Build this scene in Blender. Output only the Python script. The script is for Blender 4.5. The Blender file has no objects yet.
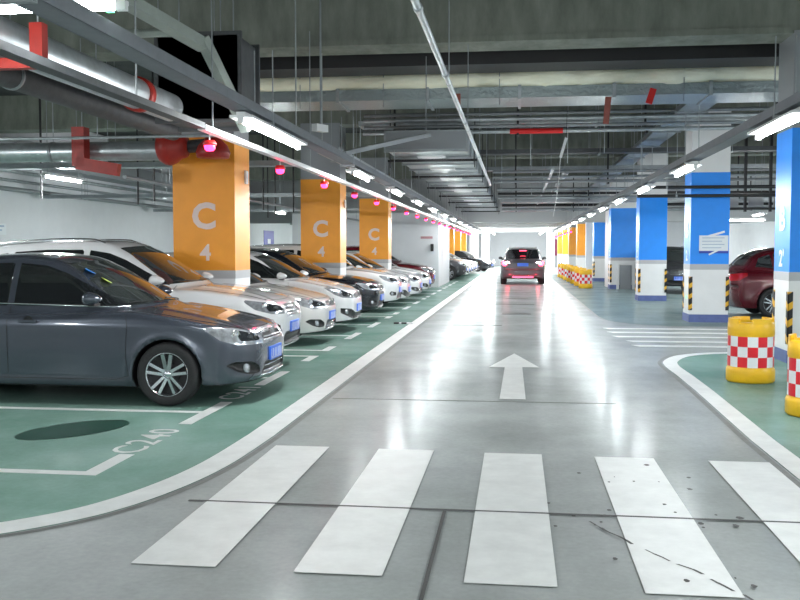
import bpy, bmesh, math, random
import numpy as np
from mathutils import Vector, Matrix
random.seed(7)
SC = bpy.context.scene
COL = SC.collection
PI = math.pi

# ---------------------------------------------------------------- materials
MATS = {}
def mat(name, color=(0.8, 0.8, 0.8), rough=0.5, metal=0.0, emit=None, estr=0.0, coat=0.0, spec=0.5,
        noise=0.0, nscale=8.0, bump=0.0, bscale=40.0, trans=0.0, stretch=(1, 1, 1), rnoise=0.0):
    if name in MATS:
        return MATS[name]
    m = bpy.data.materials.new(name)
    m.use_nodes = True
    nt = m.node_tree
    b = nt.nodes['Principled BSDF']
    b.inputs['Base Color'].default_value = (*color, 1)
    b.inputs['Roughness'].default_value = rough
    b.inputs['Metallic'].default_value = metal
    b.inputs['Specular IOR Level'].default_value = spec
    b.inputs['Coat Weight'].default_value = coat
    b.inputs['Coat Roughness'].default_value = 0.04
    b.inputs['Transmission Weight'].default_value = trans
    if emit:
        b.inputs['Emission Color'].default_value = (*emit, 1)
        b.inputs['Emission Strength'].default_value = estr
    if noise or bump or rnoise:
        tc = nt.nodes.new('ShaderNodeTexCoord')
        mp = nt.nodes.new('ShaderNodeMapping')
        mp.inputs['Scale'].default_value = stretch
        nt.links.new(tc.outputs['Object'], mp.inputs['Vector'])
        if noise or rnoise:
            n = nt.nodes.new('ShaderNodeTexNoise')
            n.inputs['Scale'].default_value = nscale
            n.inputs['Detail'].default_value = 6
            n.inputs['Roughness'].default_value = 0.65
            nt.links.new(mp.outputs[0], n.inputs['Vector'])
        if noise:
            r = nt.nodes.new('ShaderNodeValToRGB')
            r.color_ramp.elements[0].position = 0.3
            r.color_ramp.elements[1].position = 0.7
            r.color_ramp.elements[0].color = tuple(c * (1 - noise) for c in color) + (1,)
            r.color_ramp.elements[1].color = tuple(min(1, c * (1 + noise)) for c in color) + (1,)
            nt.links.new(n.outputs['Fac'], r.inputs[0])
            nt.links.new(r.outputs[0], b.inputs['Base Color'])
        if rnoise:
            mr = nt.nodes.new('ShaderNodeMapRange')
            mr.inputs['To Min'].default_value = max(0, rough - rnoise)
            mr.inputs['To Max'].default_value = rough + rnoise
            nt.links.new(n.outputs['Fac'], mr.inputs['Value'])
            nt.links.new(mr.outputs[0], b.inputs['Roughness'])
        if bump:
            n2 = nt.nodes.new('ShaderNodeTexNoise')
            n2.inputs['Scale'].default_value = bscale
            n2.inputs['Detail'].default_value = 4
            nt.links.new(mp.outputs[0], n2.inputs['Vector'])
            bp = nt.nodes.new('ShaderNodeBump')
            bp.inputs['Strength'].default_value = bump
            bp.inputs['Distance'].default_value = 0.02
            nt.links.new(n2.outputs['Fac'], bp.inputs['Height'])
            nt.links.new(bp.outputs[0], b.inputs['Normal'])
    MATS[name] = m
    return m

# ---------------------------------------------------------------- objects
def tag(o, label=None, cat=None, group=None, kind=None):
    if label: o['label'] = label
    if cat: o['category'] = cat
    if group: o['group'] = group
    if kind: o['kind'] = kind
    return o

def thing(name, label, cat, loc=(0, 0, 0), rz=0.0, group=None):
    o = bpy.data.objects.new(name, None)
    COL.objects.link(o)
    o.empty_display_size = 0.1
    o.location = loc
    o.rotation_euler = (0, 0, rz)
    return tag(o, label, cat, group)

class MB:
    """collects simple solids into one mesh"""
    def __init__(s):
        s.v = []; s.f = []; s.sm = []
    def add(s, vs, fs, smooth=False):
        n = len(s.v)
        s.v += [tuple(p) for p in vs]
        for f in fs:
            s.f.append(tuple(i + n for i in f)); s.sm.append(smooth)
        return s
    def box(s, x0, x1, y0, y1, z0, z1):
        return s.add([(x, y, z) for x in (x0, x1) for y in (y0, y1) for z in (z0, z1)],
                     [(0, 1, 3, 2), (4, 6, 7, 5), (0, 4, 5, 1), (2, 3, 7, 6), (0, 2, 6, 4), (1, 5, 7, 3)])
    def obox(s, c, size, rot):
        """oriented box, rot = Matrix 3x3"""
        hx, hy, hz = (k / 2 for k in size)
        vs = [Vector(c) + rot @ Vector((x, y, z)) for x in (-hx, hx) for y in (-hy, hy) for z in (-hz, hz)]
        return s.add(vs, [(0, 1, 3, 2), (4, 6, 7, 5), (0, 4, 5, 1), (2, 3, 7, 6), (0, 2, 6, 4), (1, 5, 7, 3)])
    def beam(s, a, b, w, h):
        a = Vector(a); b = Vector(b)
        d = (b - a); L = d.length; d.normalize()
        up = Vector((0, 0, 1)) if abs(d.z) < 0.95 else Vector((0, 1, 0))
        r = d.cross(up).normalized(); u = r.cross(d)
        R = Matrix((r, d, u)).transposed()
        return s.obox((a + b) / 2, (w, L, h), R)
    def tube(s, pts, r, n=10, cap=True, closed=False):
        pts = [Vector(p) for p in pts]
        rs = r if isinstance(r, (list, tuple)) else [r] * len(pts)
        rings = []; prev = None; m = len(pts)
        for i, p in enumerate(pts):
            if closed:
                t = (pts[(i + 1) % m] - pts[i - 1]).normalized()
            else:
                t = (pts[min(i + 1, m - 1)] - pts[max(i - 1, 0)]).normalized()
            if prev is None:
                a = Vector((0, 0, 1)) if abs(t.z) < 0.9 else Vector((1, 0, 0))
                u = t.cross(a).normalized()
            else:
                u = (prev - t * prev.dot(t)).normalized()
            prev = u
            w = t.cross(u)
            rings.append([p + (u * math.cos(2 * PI * k / n) + w * math.sin(2 * PI * k / n)) * rs[i] for k in range(n)])
        vs = [q for R in rings for q in R]
        fs = []
        for i in range(m if closed else m - 1):
            j = (i + 1) % m
            for k in range(n):
                fs.append((i * n + k, i * n + (k + 1) % n, j * n + (k + 1) % n, j * n + k))
        s.add(vs, fs, True)
        if cap and not closed:
            s.add(rings[0], [tuple(reversed(range(n)))]); s.add(rings[-1], [tuple(range(n))])
        return s
    def lathe(s, prof, c=(0, 0, 0), axis='z', n=32):
        """prof list of (r, h)"""
        vs = []
        for r, h in prof:
            for k in range(n):
                a = 2 * PI * k / n
                p = (r * math.cos(a), r * math.sin(a), h)
                if axis == 'y': p = (p[0], p[2], p[1])
                if axis == 'x': p = (p[2], p[0], p[1])
                vs.append((p[0] + c[0], p[1] + c[1], p[2] + c[2]))
        fs = [(i * n + k, i * n + (k + 1) % n, (i + 1) * n + (k + 1) % n, (i + 1) * n + k)
              for i in range(len(prof) - 1) for k in range(n)]
        s.add(vs, fs, True)
        return s
    def prism(s, poly, z0, z1):
        n = len(poly)
        s.add([(x, y, z0) for x, y in poly] + [(x, y, z1) for x, y in poly],
              [tuple(reversed(range(n))), tuple(range(n, 2 * n))] + [(i, (i + 1) % n, (i + 1) % n + n, i + n) for i in range(n)])
        return s
    def build(s, name, m, parent=None, loc=None, smooth_angle=None, bevel=0.0):
        me = bpy.data.meshes.new(name)
        me.from_pydata(s.v, [], s.f)
        me.polygons.foreach_set('use_smooth', s.sm)
        me.update()
        me.materials.append(m)
        if bevel or True:
            bm = bmesh.new(); bm.from_mesh(me)
            if bevel:
                bmesh.ops.remove_doubles(bm, verts=bm.verts, dist=1e-5)
                es = [e for e in bm.edges if e.calc_face_angle(0) > 0.6]
                bmesh.ops.bevel(bm, geom=es, offset=bevel, segments=2, affect='EDGES', profile=0.6)
            bmesh.ops.recalc_face_normals(bm, faces=bm.faces)
            bm.to_mesh(me); bm.free()
        o = bpy.data.objects.new(name, me)
        COL.objects.link(o)
        if parent: o.parent = parent
        if loc: o.location = loc
        return o

def copy_tree(o, parent=None):
    c = o.copy(); COL.objects.link(c)
    if parent: c.parent = parent
    for ch in o.children:
        copy_tree(ch, c)
    return c

def raw_mesh(name, v, f, m, parent=None, smooth=True):
    me = bpy.data.meshes.new(name)
    v = np.asarray(v, dtype=np.float32); f = np.asarray(f, dtype=np.int32)
    k = f.shape[1]
    me.vertices.add(len(v)); me.vertices.foreach_set('co', v.ravel())
    me.loops.add(f.size); me.loops.foreach_set('vertex_index', f.ravel())
    me.polygons.add(len(f)); me.polygons.foreach_set('loop_start', np.arange(0, f.size, k, dtype=np.int32))
    me.polygons.foreach_set('use_smooth', np.full(len(f), smooth))
    me.update(calc_edges=True); me.validate()
    me.materials.append(m)
    o = bpy.data.objects.new(name, me); COL.objects.link(o)
    if parent: o.parent = parent
    return o

def text_obj(name, txt, size, m, parent, loc, rot, depth=0.004, sx=1.0, bold=0.0):
    cu = bpy.data.curves.new(name, 'FONT')
    cu.body = txt; cu.size = size; cu.extrude = depth; cu.align_x = 'CENTER'; cu.align_y = 'CENTER'
    cu.offset = bold; cu.resolution_u = 3
    cu.space_character = 1.08
    t = bpy.data.objects.new(name + '_tmp', cu)
    COL.objects.link(t)
    dg = bpy.context.evaluated_depsgraph_get()
    me = bpy.data.meshes.new_from_object(t.evaluated_get(dg))
    bpy.data.objects.remove(t); bpy.data.curves.remove(cu)
    me.name = name
    me.materials.clear(); me.materials.append(m)
    o = bpy.data.objects.new(name, me); COL.objects.link(o)
    o.parent = parent; o.location = loc; o.rotation_euler = rot; o.scale = (sx, 1, 1)
    return o

# colours
M_concrete = mat('bare concrete', (0.20, 0.215, 0.185), 0.9, noise=0.3, nscale=2.5, bump=0.1, bscale=12, stretch=(1.6, 1, .5))
M_white = mat('white wall paint', (0.74, 0.76, 0.79), 0.6, noise=0.03, nscale=2)
M_whitepil = mat('white pillar paint', (0.78, 0.79, 0.8), 0.45, noise=0.03, nscale=3)
M_orange = mat('orange paint', (0.92, 0.36, 0.03), 0.38, noise=0.05, nscale=3)
M_blue = mat('blue paint', (0.015, 0.28, 0.95), 0.38, noise=0.05, nscale=3)
M_greyband = mat('grey band paint', (0.46, 0.47, 0.49), 0.4)
M_kerbblue = mat('dull blue kerb paint', (0.10, 0.14, 0.34), 0.5, noise=0.15)
M_letter = mat('pale lettering', (0.80, 0.66, 0.62), 0.5)
M_letterw = mat('white lettering', (0.85, 0.87, 0.9), 0.5)
M_galv = mat('galvanised steel', (0.46, 0.50, 0.52), 0.36, 0.65, noise=0.22, nscale=5, rnoise=0.1)
M_galvd = mat('dull galvanised steel', (0.36, 0.39, 0.41), 0.42, 0.7, noise=0.15, nscale=4)
M_darkpaint = mat('dark grey paint', (0.075, 0.08, 0.085), 0.6, noise=0.2)
M_black = mat('black paint', (0.018, 0.018, 0.02), 0.5)
M_greysteel = mat('grey painted steel', (0.3, 0.32, 0.34), 0.4, 0.2)
M_greensteel = mat('greenish grey steel', (0.32, 0.36, 0.33), 0.5, 0.2, noise=0.1)
M_insul = mat('cream pipe insulation', (0.95, 0.94, 0.74), 0.6, noise=0.12, nscale=3, bump=0.4, bscale=14, stretch=(0.6, 2, 2))
M_foil = mat('crinkled foil', (0.36, 0.42, 0.43), 0.3, 0.6, bump=0.9, bscale=22)
M_redpipe = mat('red iron paint', (0.36, 0.022, 0.014), 0.45, noise=0.15)
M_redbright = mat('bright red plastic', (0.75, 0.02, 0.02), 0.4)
M_brownred = mat('brown red paint', (0.28, 0.08, 0.06), 0.6, noise=0.2)
M_tray = mat('cable tray steel', (0.20, 0.215, 0.24), 0.7, 0.0, noise=0.08)
M_whiteplastic = mat('white plastic', (0.82, 0.83, 0.84), 0.35)
M_tube = mat('lit tube', (1, 1, 1), 0.4, emit=(0.95, 1.0, 1.0), estr=30.0)
M_redlamp = mat('lit red lamp', (0.9, 0.02, 0.08), 0.3, emit=(1.0, 0.02, 0.10), estr=6.0)
M_greenlamp = mat('lit green led', (0.1, 0.9, 0.2), 0.3, emit=(0.1, 1.0, 0.3), estr=2.0)
M_yellow = mat('yellow barrel plastic', (0.87, 0.50, 0.015), 0.38, noise=0.06)
M_redtape = mat('red reflective tape', (0.75, 0.015, 0.03), 0.35)
M_whitetape = mat('white reflective tape', (0.82, 0.84, 0.87), 0.35)
M_yelltape = mat('yellow strip', (0.80, 0.45, 0.03), 0.45)
M_rubber = mat('black rubber', (0.022, 0.022, 0.024), 0.65)
M_paper = mat('white paper', (0.78, 0.82, 0.86), 0.6)
M_ink = mat('grey ink', (0.35, 0.45, 0.6), 0.6)
M_signblue = mat('blue sign', (0.02, 0.05, 0.40), 0.4)
# ---------------------------------------------------------------- cars: implicit body, surface nets, clipping
def pch(xs, ys):
    xs = np.array(xs, float); ys = np.array(ys, float)
    if xs[0] > xs[-1]: xs = xs[::-1]; ys = ys[::-1]
    h = np.diff(xs); d = np.diff(ys) / h
    m = np.zeros(len(xs)); m[0] = d[0]; m[-1] = d[-1]
    for i in range(1, len(xs) - 1):
        if d[i - 1] * d[i] > 0:
            w1 = 2 * h[i] + h[i - 1]; w2 = h[i] + 2 * h[i - 1]
            m[i] = (w1 + w2) / (w1 / d[i - 1] + w2 / d[i])
    def f(x):
        x = np.clip(x, xs[0], xs[-1])
        i = np.clip(np.searchsorted(xs, x) - 1, 0, len(h) - 1)
        t = (x - xs[i]) / h[i]
        return ((1 + 2 * t) * (1 - t) ** 2 * ys[i] + t * (1 - t) ** 2 * h[i] * m[i]
                + t * t * (3 - 2 * t) * ys[i + 1] + t * t * (t - 1) * h[i] * m[i + 1])
    return f
def smax(a, b, k):
    h = np.maximum(k - np.abs(a - b), 0) / k
    return np.maximum(a, b) + h * h * k * 0.25
def smin(a, b, k): return -smax(-a, -b, k)
def polysd(px, py, poly):
    """signed field of a polygon: positive inside"""
    d = np.full(px.shape, 1e9); inside = np.zeros(px.shape, bool)
    n = len(poly)
    for i in range(n):
        ax, ay = poly[i]; bx, by = poly[(i + 1) % n]
        ex, ey = bx - ax, by - ay
        t = np.clip(((px - ax) * ex + (py - ay) * ey) / (ex * ex + ey * ey + 1e-12), 0, 1)
        d = np.minimum(d, np.hypot(px - ax - t * ex, py - ay - t * ey))
        if ay != by:
            c = ((ay > py) != (by > py)) & (px < ex * (py - ay) / (by - ay) + ax)
            inside ^= c
    return np.where(inside, d, -d)

def body_field(S):
    top = pch(*zip(*S['deck'])); roof = pch(*zip(*S['roof'])); nose = pch(*zip(*S['nose']))
    tail = pch(*zip(*S['tail'])); sec = pch(*zip(*S['section'])); plan = pch(*zip(*S['plan']))
    gsec = pch(*zip(*S['gsection'])); bot = pch(*zip(*S['bottom']))
    L = S['L']; ax = S['axles']; ra = S['arch']; zr = S['zaxle']
    def F(x, y, z):
        a = np.abs(y)
        W = sec(z) * plan(x)
        dists = [np.hypot(x - q, z - zr) for q in ax]
        for d in dists:
            W = W + S['flare'] * np.exp(-((d - ra) / 0.055) ** 2) * (z > zr - 0.1)
        # crease
        for zc, amp in S['creases']:
            zz = z - (zc + 0.03 * (x + L / 2) / L * -1.0)
            W = W + amp * np.exp(-np.abs(zz) / 0.05) * (np.abs(x + L / 2) < L / 2 - 0.35)
        crown = S['crown'] * (a / 0.8) ** 2
        # bonnet ridges
        rid = S.get('ridge', 0.0) * np.exp(-((a - 0.52 - 0.06 * x) / 0.07) ** 2) * (x > -1.1)
        s = top(x); sl = (top(x + 0.02) - top(x - 0.02)) / 0.04
        ft = (z - (s - crown + rid)) / np.sqrt(1 + sl * sl)
        fn = x - (nose(z) - S['nb'] * (a / 0.85) ** 2 - S['nr'] * np.maximum(a - S['nc'], 0) ** 2)
        fr = -(x + L - tail(z)) + 0.05 * (a / 0.85) ** 2 + 0.9 * np.maximum(a - 0.5, 0) ** 2
        fn = fn / 1.15
        low = smax(ft, a - W, 0.05)
        low = smax(low, smax(fn, fr, 0.02), 0.06)
        # greenhouse
        kk = 0.20 * np.clip((x - S['rmid']) / 0.8, -1, 1)
        xe = x + kk * (a / 0.7) ** 2
        rf = roof(xe) - 0.035 * (a / 0.6) ** 2
        rs = (roof(xe + 0.02) - roof(xe - 0.02)) / 0.04
        g = smax((z - rf) / np.sqrt(1 + rs * rs), (a - gsec(z) * plan(x)) / 1.05, S.get('ground', 0.07))
        g = np.maximum(g, np.maximum(0.7 - z, np.maximum(x - S['roof'][-1][0], S['roof'][0][0] - x)))
        f = smin(low, g, 0.025)
        f = np.maximum(f, (bot(x) - z))
        for d in dists:
            w = np.maximum(ra - d, (0.55 - a))
            f = np.maximum(f, -np.maximum(-(ra - d), 0.52 - a) * 1.0)
        return f
    return F

def surface_net(F, lo, hi, h):
    nx, ny, nz = [int(math.ceil((b - a) / h)) + 1 for a, b in zip(lo, hi)]
    X = lo[0] + h * np.arange(nx); Y = lo[1] + h * np.arange(ny); Z = lo[2] + h * np.arange(nz)
    G = F(X[:, None, None], Y[None, :, None], Z[None, None, :]) + np.zeros((nx, ny, nz))
    s = G < 0
    c = np.zeros((nx - 1, ny - 1, nz - 1), np.int8)
    for i in (0, 1):
        for j in (0, 1):
            for k in (0, 1):
                c += s[i:nx - 1 + i, j:ny - 1 + j, k:nz - 1 + k]
    act = (c > 0) & (c < 8)
    idx = -np.ones(c.shape, np.int64); idx[act] = np.arange(act.sum())
    I, J, K = np.nonzero(act)
    # average of edge crossings
    acc = np.zeros((len(I), 3)); cnt = np.zeros(len(I))
    corners = [(i, j, k) for i in (0, 1) for j in (0, 1) for k in (0, 1)]
    for A in corners:
        for ax_ in range(3):
            if A[ax_] == 0:
                B = list(A); B[ax_] = 1
                ga = G[I + A[0], J + A[1], K + A[2]]; gb = G[I + B[0], J + B[1], K + B[2]]
                m = (ga < 0) != (gb < 0)
                t = np.where(m, ga / np.where(m, ga - gb, 1), 0)
                P = np.array(A, float)[None, :] + t[:, None] * (np.array(B) - np.array(A))[None, :]
                acc += P * m[:, None]; cnt += m
    V = np.stack([I, J, K], 1) + acc / cnt[:, None]
    V = np.array(lo)[None, :] + V * h
    quads = []
    for ax_ in range(3):
        sl0 = [slice(None)] * 3; sl1 = [slice(None)] * 3
        sl0[ax_] = slice(0, -1); sl1[ax_] = slice(1, None)
        a = s[tuple(sl0)]; b = s[tuple(sl1)]
        e = a != b
        o1, o2 = [(1, 2), (2, 0), (0, 1)][ax_]
        P = np.stack(np.nonzero(e), 1)
        ok = (P[:, o1] > 0) & (P[:, o2] > 0) & (P[:, o1] < idx.shape[o1]) & (P[:, o2] < idx.shape[o2])
        P = P[ok]; ins = a[tuple(P.T)]
        def at(d1, d2):
            Q = P.copy(); Q[:, o1] -= d1; Q[:, o2] -= d2
            return idx[tuple(Q.T)]
        q = np.stack([at(1, 1), at(0, 1), at(0, 0), at(1, 0)], 1)
        q[~ins] = q[~ins][:, ::-1]
        quads.append(q)
    Q = np.concatenate(quads)
    e = 0.002
    for _ in range(3):
        x, y, z = V.T
        f = F(x, y, z)
        g = np.stack([(F(x + e, y, z) - F(x - e, y, z)), (F(x, y + e, z) - F(x, y - e, z)), (F(x, y, z + e) - F(x, y, z - e))], 1) / (2 * e)
        st = f / np.maximum((g * g).sum(1), 0.3)
        st = np.clip(st, -h * 0.5, h * 0.5)
        V = V - st[:, None] * g
    T = np.concatenate([Q[:, [0, 1, 2]], Q[:, [0, 2, 3]]])
    return V, T

def clip(V, T, g):
    """split a triangle mesh by a per-vertex field; returns (positive part, negative part)"""
    g = np.where(np.abs(g) < 1e-5, 1e-5, g)
    s = g > 0
    c = s[T].sum(1)
    pos = [T[c == 3]]; neg = [T[c == 0]]
    mixed = T[(c == 1) | (c == 2)]
    if len(mixed):
        cm = s[mixed].sum(1)
        lone = np.where((cm == 1)[:, None], s[mixed], ~s[mixed])
        r = lone.argmax(1)
        k = np.arange(len(mixed))
        A = mixed[k, r]; B = mixed[k, (r + 1) % 3]; C = mixed[k, (r + 2) % 3]
        def cut(P, Q):
            lo_, hi_ = np.minimum(P, Q), np.maximum(P, Q)
            key = lo_.astype(np.int64) * (len(V) + 1) + hi_
            u, inv = np.unique(key, return_inverse=True)
            return u, inv
        lo_ = np.concatenate([np.minimum(A, B), np.minimum(A, C)]); hi_ = np.concatenate([np.maximum(A, B), np.maximum(A, C)])
        key = lo_.astype(np.int64) * (len(V) + 1) + hi_
        u, inv = np.unique(key, return_inverse=True)
        ul = u // (len(V) + 1); uh = u % (len(V) + 1)
        t = g[ul] / (g[ul] - g[uh])
        NV = V[ul] + t[:, None] * (V[uh] - V[ul])
        base = len(V)
        V = np.concatenate([V, NV])
        m = len(mixed)
        AB = base + inv[:m]; AC = base + inv[m:]
        one = np.stack([A, AB, AC], 1)
        two = np.concatenate([np.stack([AB, B, C], 1), np.stack([AB, C, AC], 1)])
        lp = cm == 1; lp2 = np.concatenate([lp, lp])
        pos += [one[lp], two[~lp2]]; neg += [one[~lp], two[lp2]]
    return V, np.concatenate(pos), np.concatenate(neg)

def compact(V, T):
    u, inv = np.unique(T.ravel(), return_inverse=True)
    return V[u], inv.reshape(T.shape)

SEDAN = dict(
    L=4.64, H=1.46,
    deck=[(-4.7, .98), (-4.6, 1.04), (-4.3, 1.055), (-4.0, 1.05), (-3.4, .99), (-2.2, .96), (-1.3, .985), (-1.0, .955), (-.6, .885), (-.25, .80), (-.06, .715), (0.05, .66)],
    roof=[(-4.35, 1.0), (-4.05, 1.09), (-3.7, 1.26), (-3.35, 1.39), (-2.9, 1.452), (-2.5, 1.462), (-2.15, 1.435), (-1.85, 1.35), (-1.5, 1.185), (-1.15, 1.0), (-.95, .88)],
    nose=[(.15, -.12), (.22, -.045), (.34, -.005), (.5, 0.0), (.62, -.01), (.72, -.05), (.82, -.13)],
    tail=[(.2, .12), (.4, .02), (.6, 0), (.85, .03), (1.0, .06), (1.06, .08)],
    section=[(.15, .80), (.24, .845), (.4, .872), (.55, .878), (.72, .878), (.84, .868), (.93, .845), (1.0, .80), (1.1, .74)],
    plan=[(-4.7, .90), (-4.2, .955), (-3.4, .99), (-2.4, 1.0), (-1.2, .995), (-.7, .98), (-.3, .95), (0, .91)],
    gsection=[(.8, .835), (.95, .80), (1.1, .745), (1.25, .68), (1.4, .605), (1.6, .52)],
    bottom=[(-4.7, .34), (-4.3, .22), (-3.6, .19), (-1.2, .18), (-.5, .2), (0, .23)],
    axles=(-.87, -3.52), arch=.352, zaxle=.315, flare=.016, creases=[(.80, .008), (.30, .010)], crown=.05, ridge=.010,
    nb=.07, nr=1.35, nc=.42, rmid=-2.6, wheel_r=.318, wheel_w=.205, track=.765,
    windows=[
        ('side', [(-1.33, .985), (-1.62, 1.115), (-1.98, 1.275), (-2.22, 1.345), (-2.50, 1.368), (-2.50, .985)]),
        ('side', [(-2.565, .985), (-2.565, 1.37), (-2.9, 1.362), (-3.25, 1.31), (-3.42, 1.225), (-3.42, .995)]),
        ('side', [(-3.47, 1.0), (-3.47, 1.21), (-3.62, 1.13), (-3.72, 1.035)]),
    ],
    ws=dict(base=-1.17, top=-1.93, hw0=.70, hw1=.545, z0=.985, z1=1.385),
    rw=dict(z0=1.085, z1=1.40, hw0=.62, hw1=.50, xmax=-3.2),
    headlight=[(.40, .60), (.40, .675), (.52, .705), (.85, .765), (1.24, .79), (1.36, .775), (1.16, .655), (.90, .60)],
    grille=[(-.1, .628), (-.1, .722), (.37, .702), (.36, .628)],
    lower=[(-.1, .27), (-.1, .405), (.36, .41), (.46, .30), (.42, .27)],
    fog=[(.50, .305), (.52, .375), (.66, .43), (.96, .44), (1.10, .41), (.90, .335), (.70, .30)],
    tail_l=[(.45, .78), (.45, .92), (.75, .95), (1.12, .965), (1.15, .9), (.95, .80)],
    seams=[[(-1.26, .30), (-1.29, .5), (-1.27, .80), (-1.30, .97)], [(-2.53, .26), (-2.53, .97)], [(-3.28, .52), (-3.42, .62), (-3.50, .78), (-3.50, .97)],
           [(-1.26, .30), (-1.4, .262), (-3.0, .265), (-3.12, .36), (-3.28, .52)]],
    handles=[(-2.30, .835), (-3.28, .86)], mirror=(-1.62, 1.03), slats=2, bonnet=(-.20, -1.06),
)
SUV = dict(SEDAN)
SUV.update(
    L=4.6, H=1.68,
    deck=[(-4.7, 1.0), (-4.5, 1.12), (-4.0, 1.14), (-3.0, 1.10), (-2.2, 1.08), (-1.3, 1.10), (-1.0, 1.085), (-.6, 1.035), (-.25, .95), (-.08, .86), (.05, .78)],
    roof=[(-4.72, 1.0), (-4.58, 1.15), (-4.35, 1.42), (-4.1, 1.60), (-3.5, 1.665), (-2.8, 1.69), (-2.3, 1.665), (-1.95, 1.56), (-1.6, 1.37), (-1.2, 1.12), (-1.0, 1.0)],
    nose=[(.2, -.14), (.3, -.05), (.45, -.01), (.65, 0.0), (.78, -.012), (.88, -.06), (1.0, -.14)],
    tail=[(.25, .12), (.5, .0), (.8, 0), (1.0, .03), (1.2, .05)],
    section=[(.2, .82), (.3, .865), (.48, .892), (.65, .90), (.84, .898), (.97, .885), (1.07, .85), (1.16, .79), (1.3, .74)],
    plan=[(-4.7, .92), (-4.2, .965), (-3.4, .99), (-2.4, 1.0), (-1.2, .995), (-.7, .98), (-.3, .95), (0, .91)],
    gsection=[(.95, .845), (1.08, .82), (1.3, .745), (1.5, .67), (1.65, .60), (1.8, .52)],
    bottom=[(-4.7, .42), (-4.3, .28), (-3.6, .25), (-1.2, .25), (-.5, .26), (0, .30)],
    axles=(-.88, -3.56), arch=.405, zaxle=.36, wheel_r=.362, wheel_w=.225, track=.78, flare=.02,
    creases=[(.88, .010), (.38, .012)], rmid=-2.7,
    windows=[
        ('side', [(-1.45, 1.115), (-1.72, 1.26), (-2.02, 1.42), (-2.25, 1.505), (-2.52, 1.545), (-2.52, 1.125)]),
        ('side', [(-2.60, 1.125), (-2.60, 1.55), (-3.1, 1.55), (-3.55, 1.52), (-3.50, 1.15)]),
        ('side', [(-3.58, 1.16), (-3.62, 1.51), (-3.95, 1.46), (-4.12, 1.34), (-4.05, 1.19)]),
    ],
    ws=dict(base=-1.25, top=-2.05, hw0=.70, hw1=.57, z0=1.12, z1=1.60),
    rw=dict(z0=1.16, z1=1.52, hw0=.62, hw1=.54, xmax=-3.6),
    headlight=[(.42, .735), (.44, .80), (.62, .85), (.95, .895), (1.26, .925), (1.30, .90), (1.12, .80), (.80, .74)],
    grille=[(-.1, .70), (-.1, .875), (.37, .855), (.34, .72), (.28, .70)],
    lower=[(-.1, .34), (-.1, .50), (.42, .50), (.50, .40), (.42, .34)],
    fog=[(.56, .42), (.58, .50), (.84, .53), (.94, .48), (.84, .42)],
    tail_l=[(.52, .84), (.52, 1.0), (.80, 1.04), (1.10, 1.06), (1.10, .96), (.90, .86)],
    seams=[[(-1.30, .38), (-1.34, .6), (-1.34, .9), (-1.38, 1.09)], [(-2.56, .34), (-2.56, 1.1)], [(-3.32, .62), (-3.5, .75), (-3.56, .9), (-3.54, 1.12)],
           [(-1.30, .38), (-1.44, .345), (-3.05, .345), (-3.15, .45), (-3.32, .62)]],
    handles=[(-2.30, .95), (-3.30, .97)], mirror=(-1.55, 1.13), slats=4, bonnet=(-.22, -1.12), rails=True,
)
HATCH = dict(SEDAN)
HATCH.update(
    L=4.3, H=1.5,
    deck=[(-4.4, .95), (-4.2, 1.05), (-3.8, 1.06), (-3.0, 1.01), (-2.2, .99), (-1.2, 1.02), (-.9, .99), (-.55, .92), (-.22, .83), (-.06, .745), (0.05, .68)],
    roof=[(-4.35, 1.0), (-4.2, 1.12), (-3.95, 1.33), (-3.6, 1.45), (-3.0, 1.50), (-2.4, 1.515), (-2.0, 1.47), (-1.7, 1.375), (-1.35, 1.2), (-1.0, 1.01), (-.8, .9)],
    axles=(-.84, -3.42), rmid=-2.4,
    windows=[
        ('side', [(-1.22, 1.02), (-1.5, 1.155), (-1.82, 1.31), (-2.05, 1.385), (-2.40, 1.415), (-2.40, 1.02)]),
        ('side', [(-2.46, 1.02), (-2.46, 1.417), (-3.0, 1.40), (-3.4, 1.36), (-3.35, 1.04)]),
        ('side', [(-3.42, 1.05), (-3.46, 1.35), (-3.72, 1.27), (-3.8, 1.1)]),
    ],
    ws=dict(base=-1.02, top=-1.78, hw0=.70, hw1=.55, z0=1.015, z1=1.43),
    rw=dict(z0=1.12, z1=1.40, hw0=.60, hw1=.50, xmax=-3.4),
    headlight=[(.42, .64), (.42, .70), (.55, .74), (.85, .81), (1.25, .86), (1.36, .845), (1.13, .72), (.88, .655)],
    grille=[(-.1, .64), (-.1, .745), (.38, .73), (.34, .64)],
    lower=[(-.1, .27), (-.1, .36), (.35, .37), (.60, .45), (.98, .47), (.98, .38), (.62, .28), (.40, .25)],
    fog=[(.70, .395), (.72, .42), (.80, .42), (.80, .395)],
    seams=[[(-1.16, .30), (-1.19, .5), (-1.17, .82), (-1.2, 1.0)], [(-2.43, .26), (-2.43, 1.0)], [(-3.1, .52), (-3.3, .66), (-3.38, .8), (-3.38, 1.02)],
           [(-1.16, .30), (-1.3, .262), (-2.85, .265), (-2.97, .36), (-3.1, .52)]],
    handles=[(-2.15, .86), (-3.18, .885)], mirror=(-1.32, 1.03), bonnet=(-.20, -.95),
)

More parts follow.
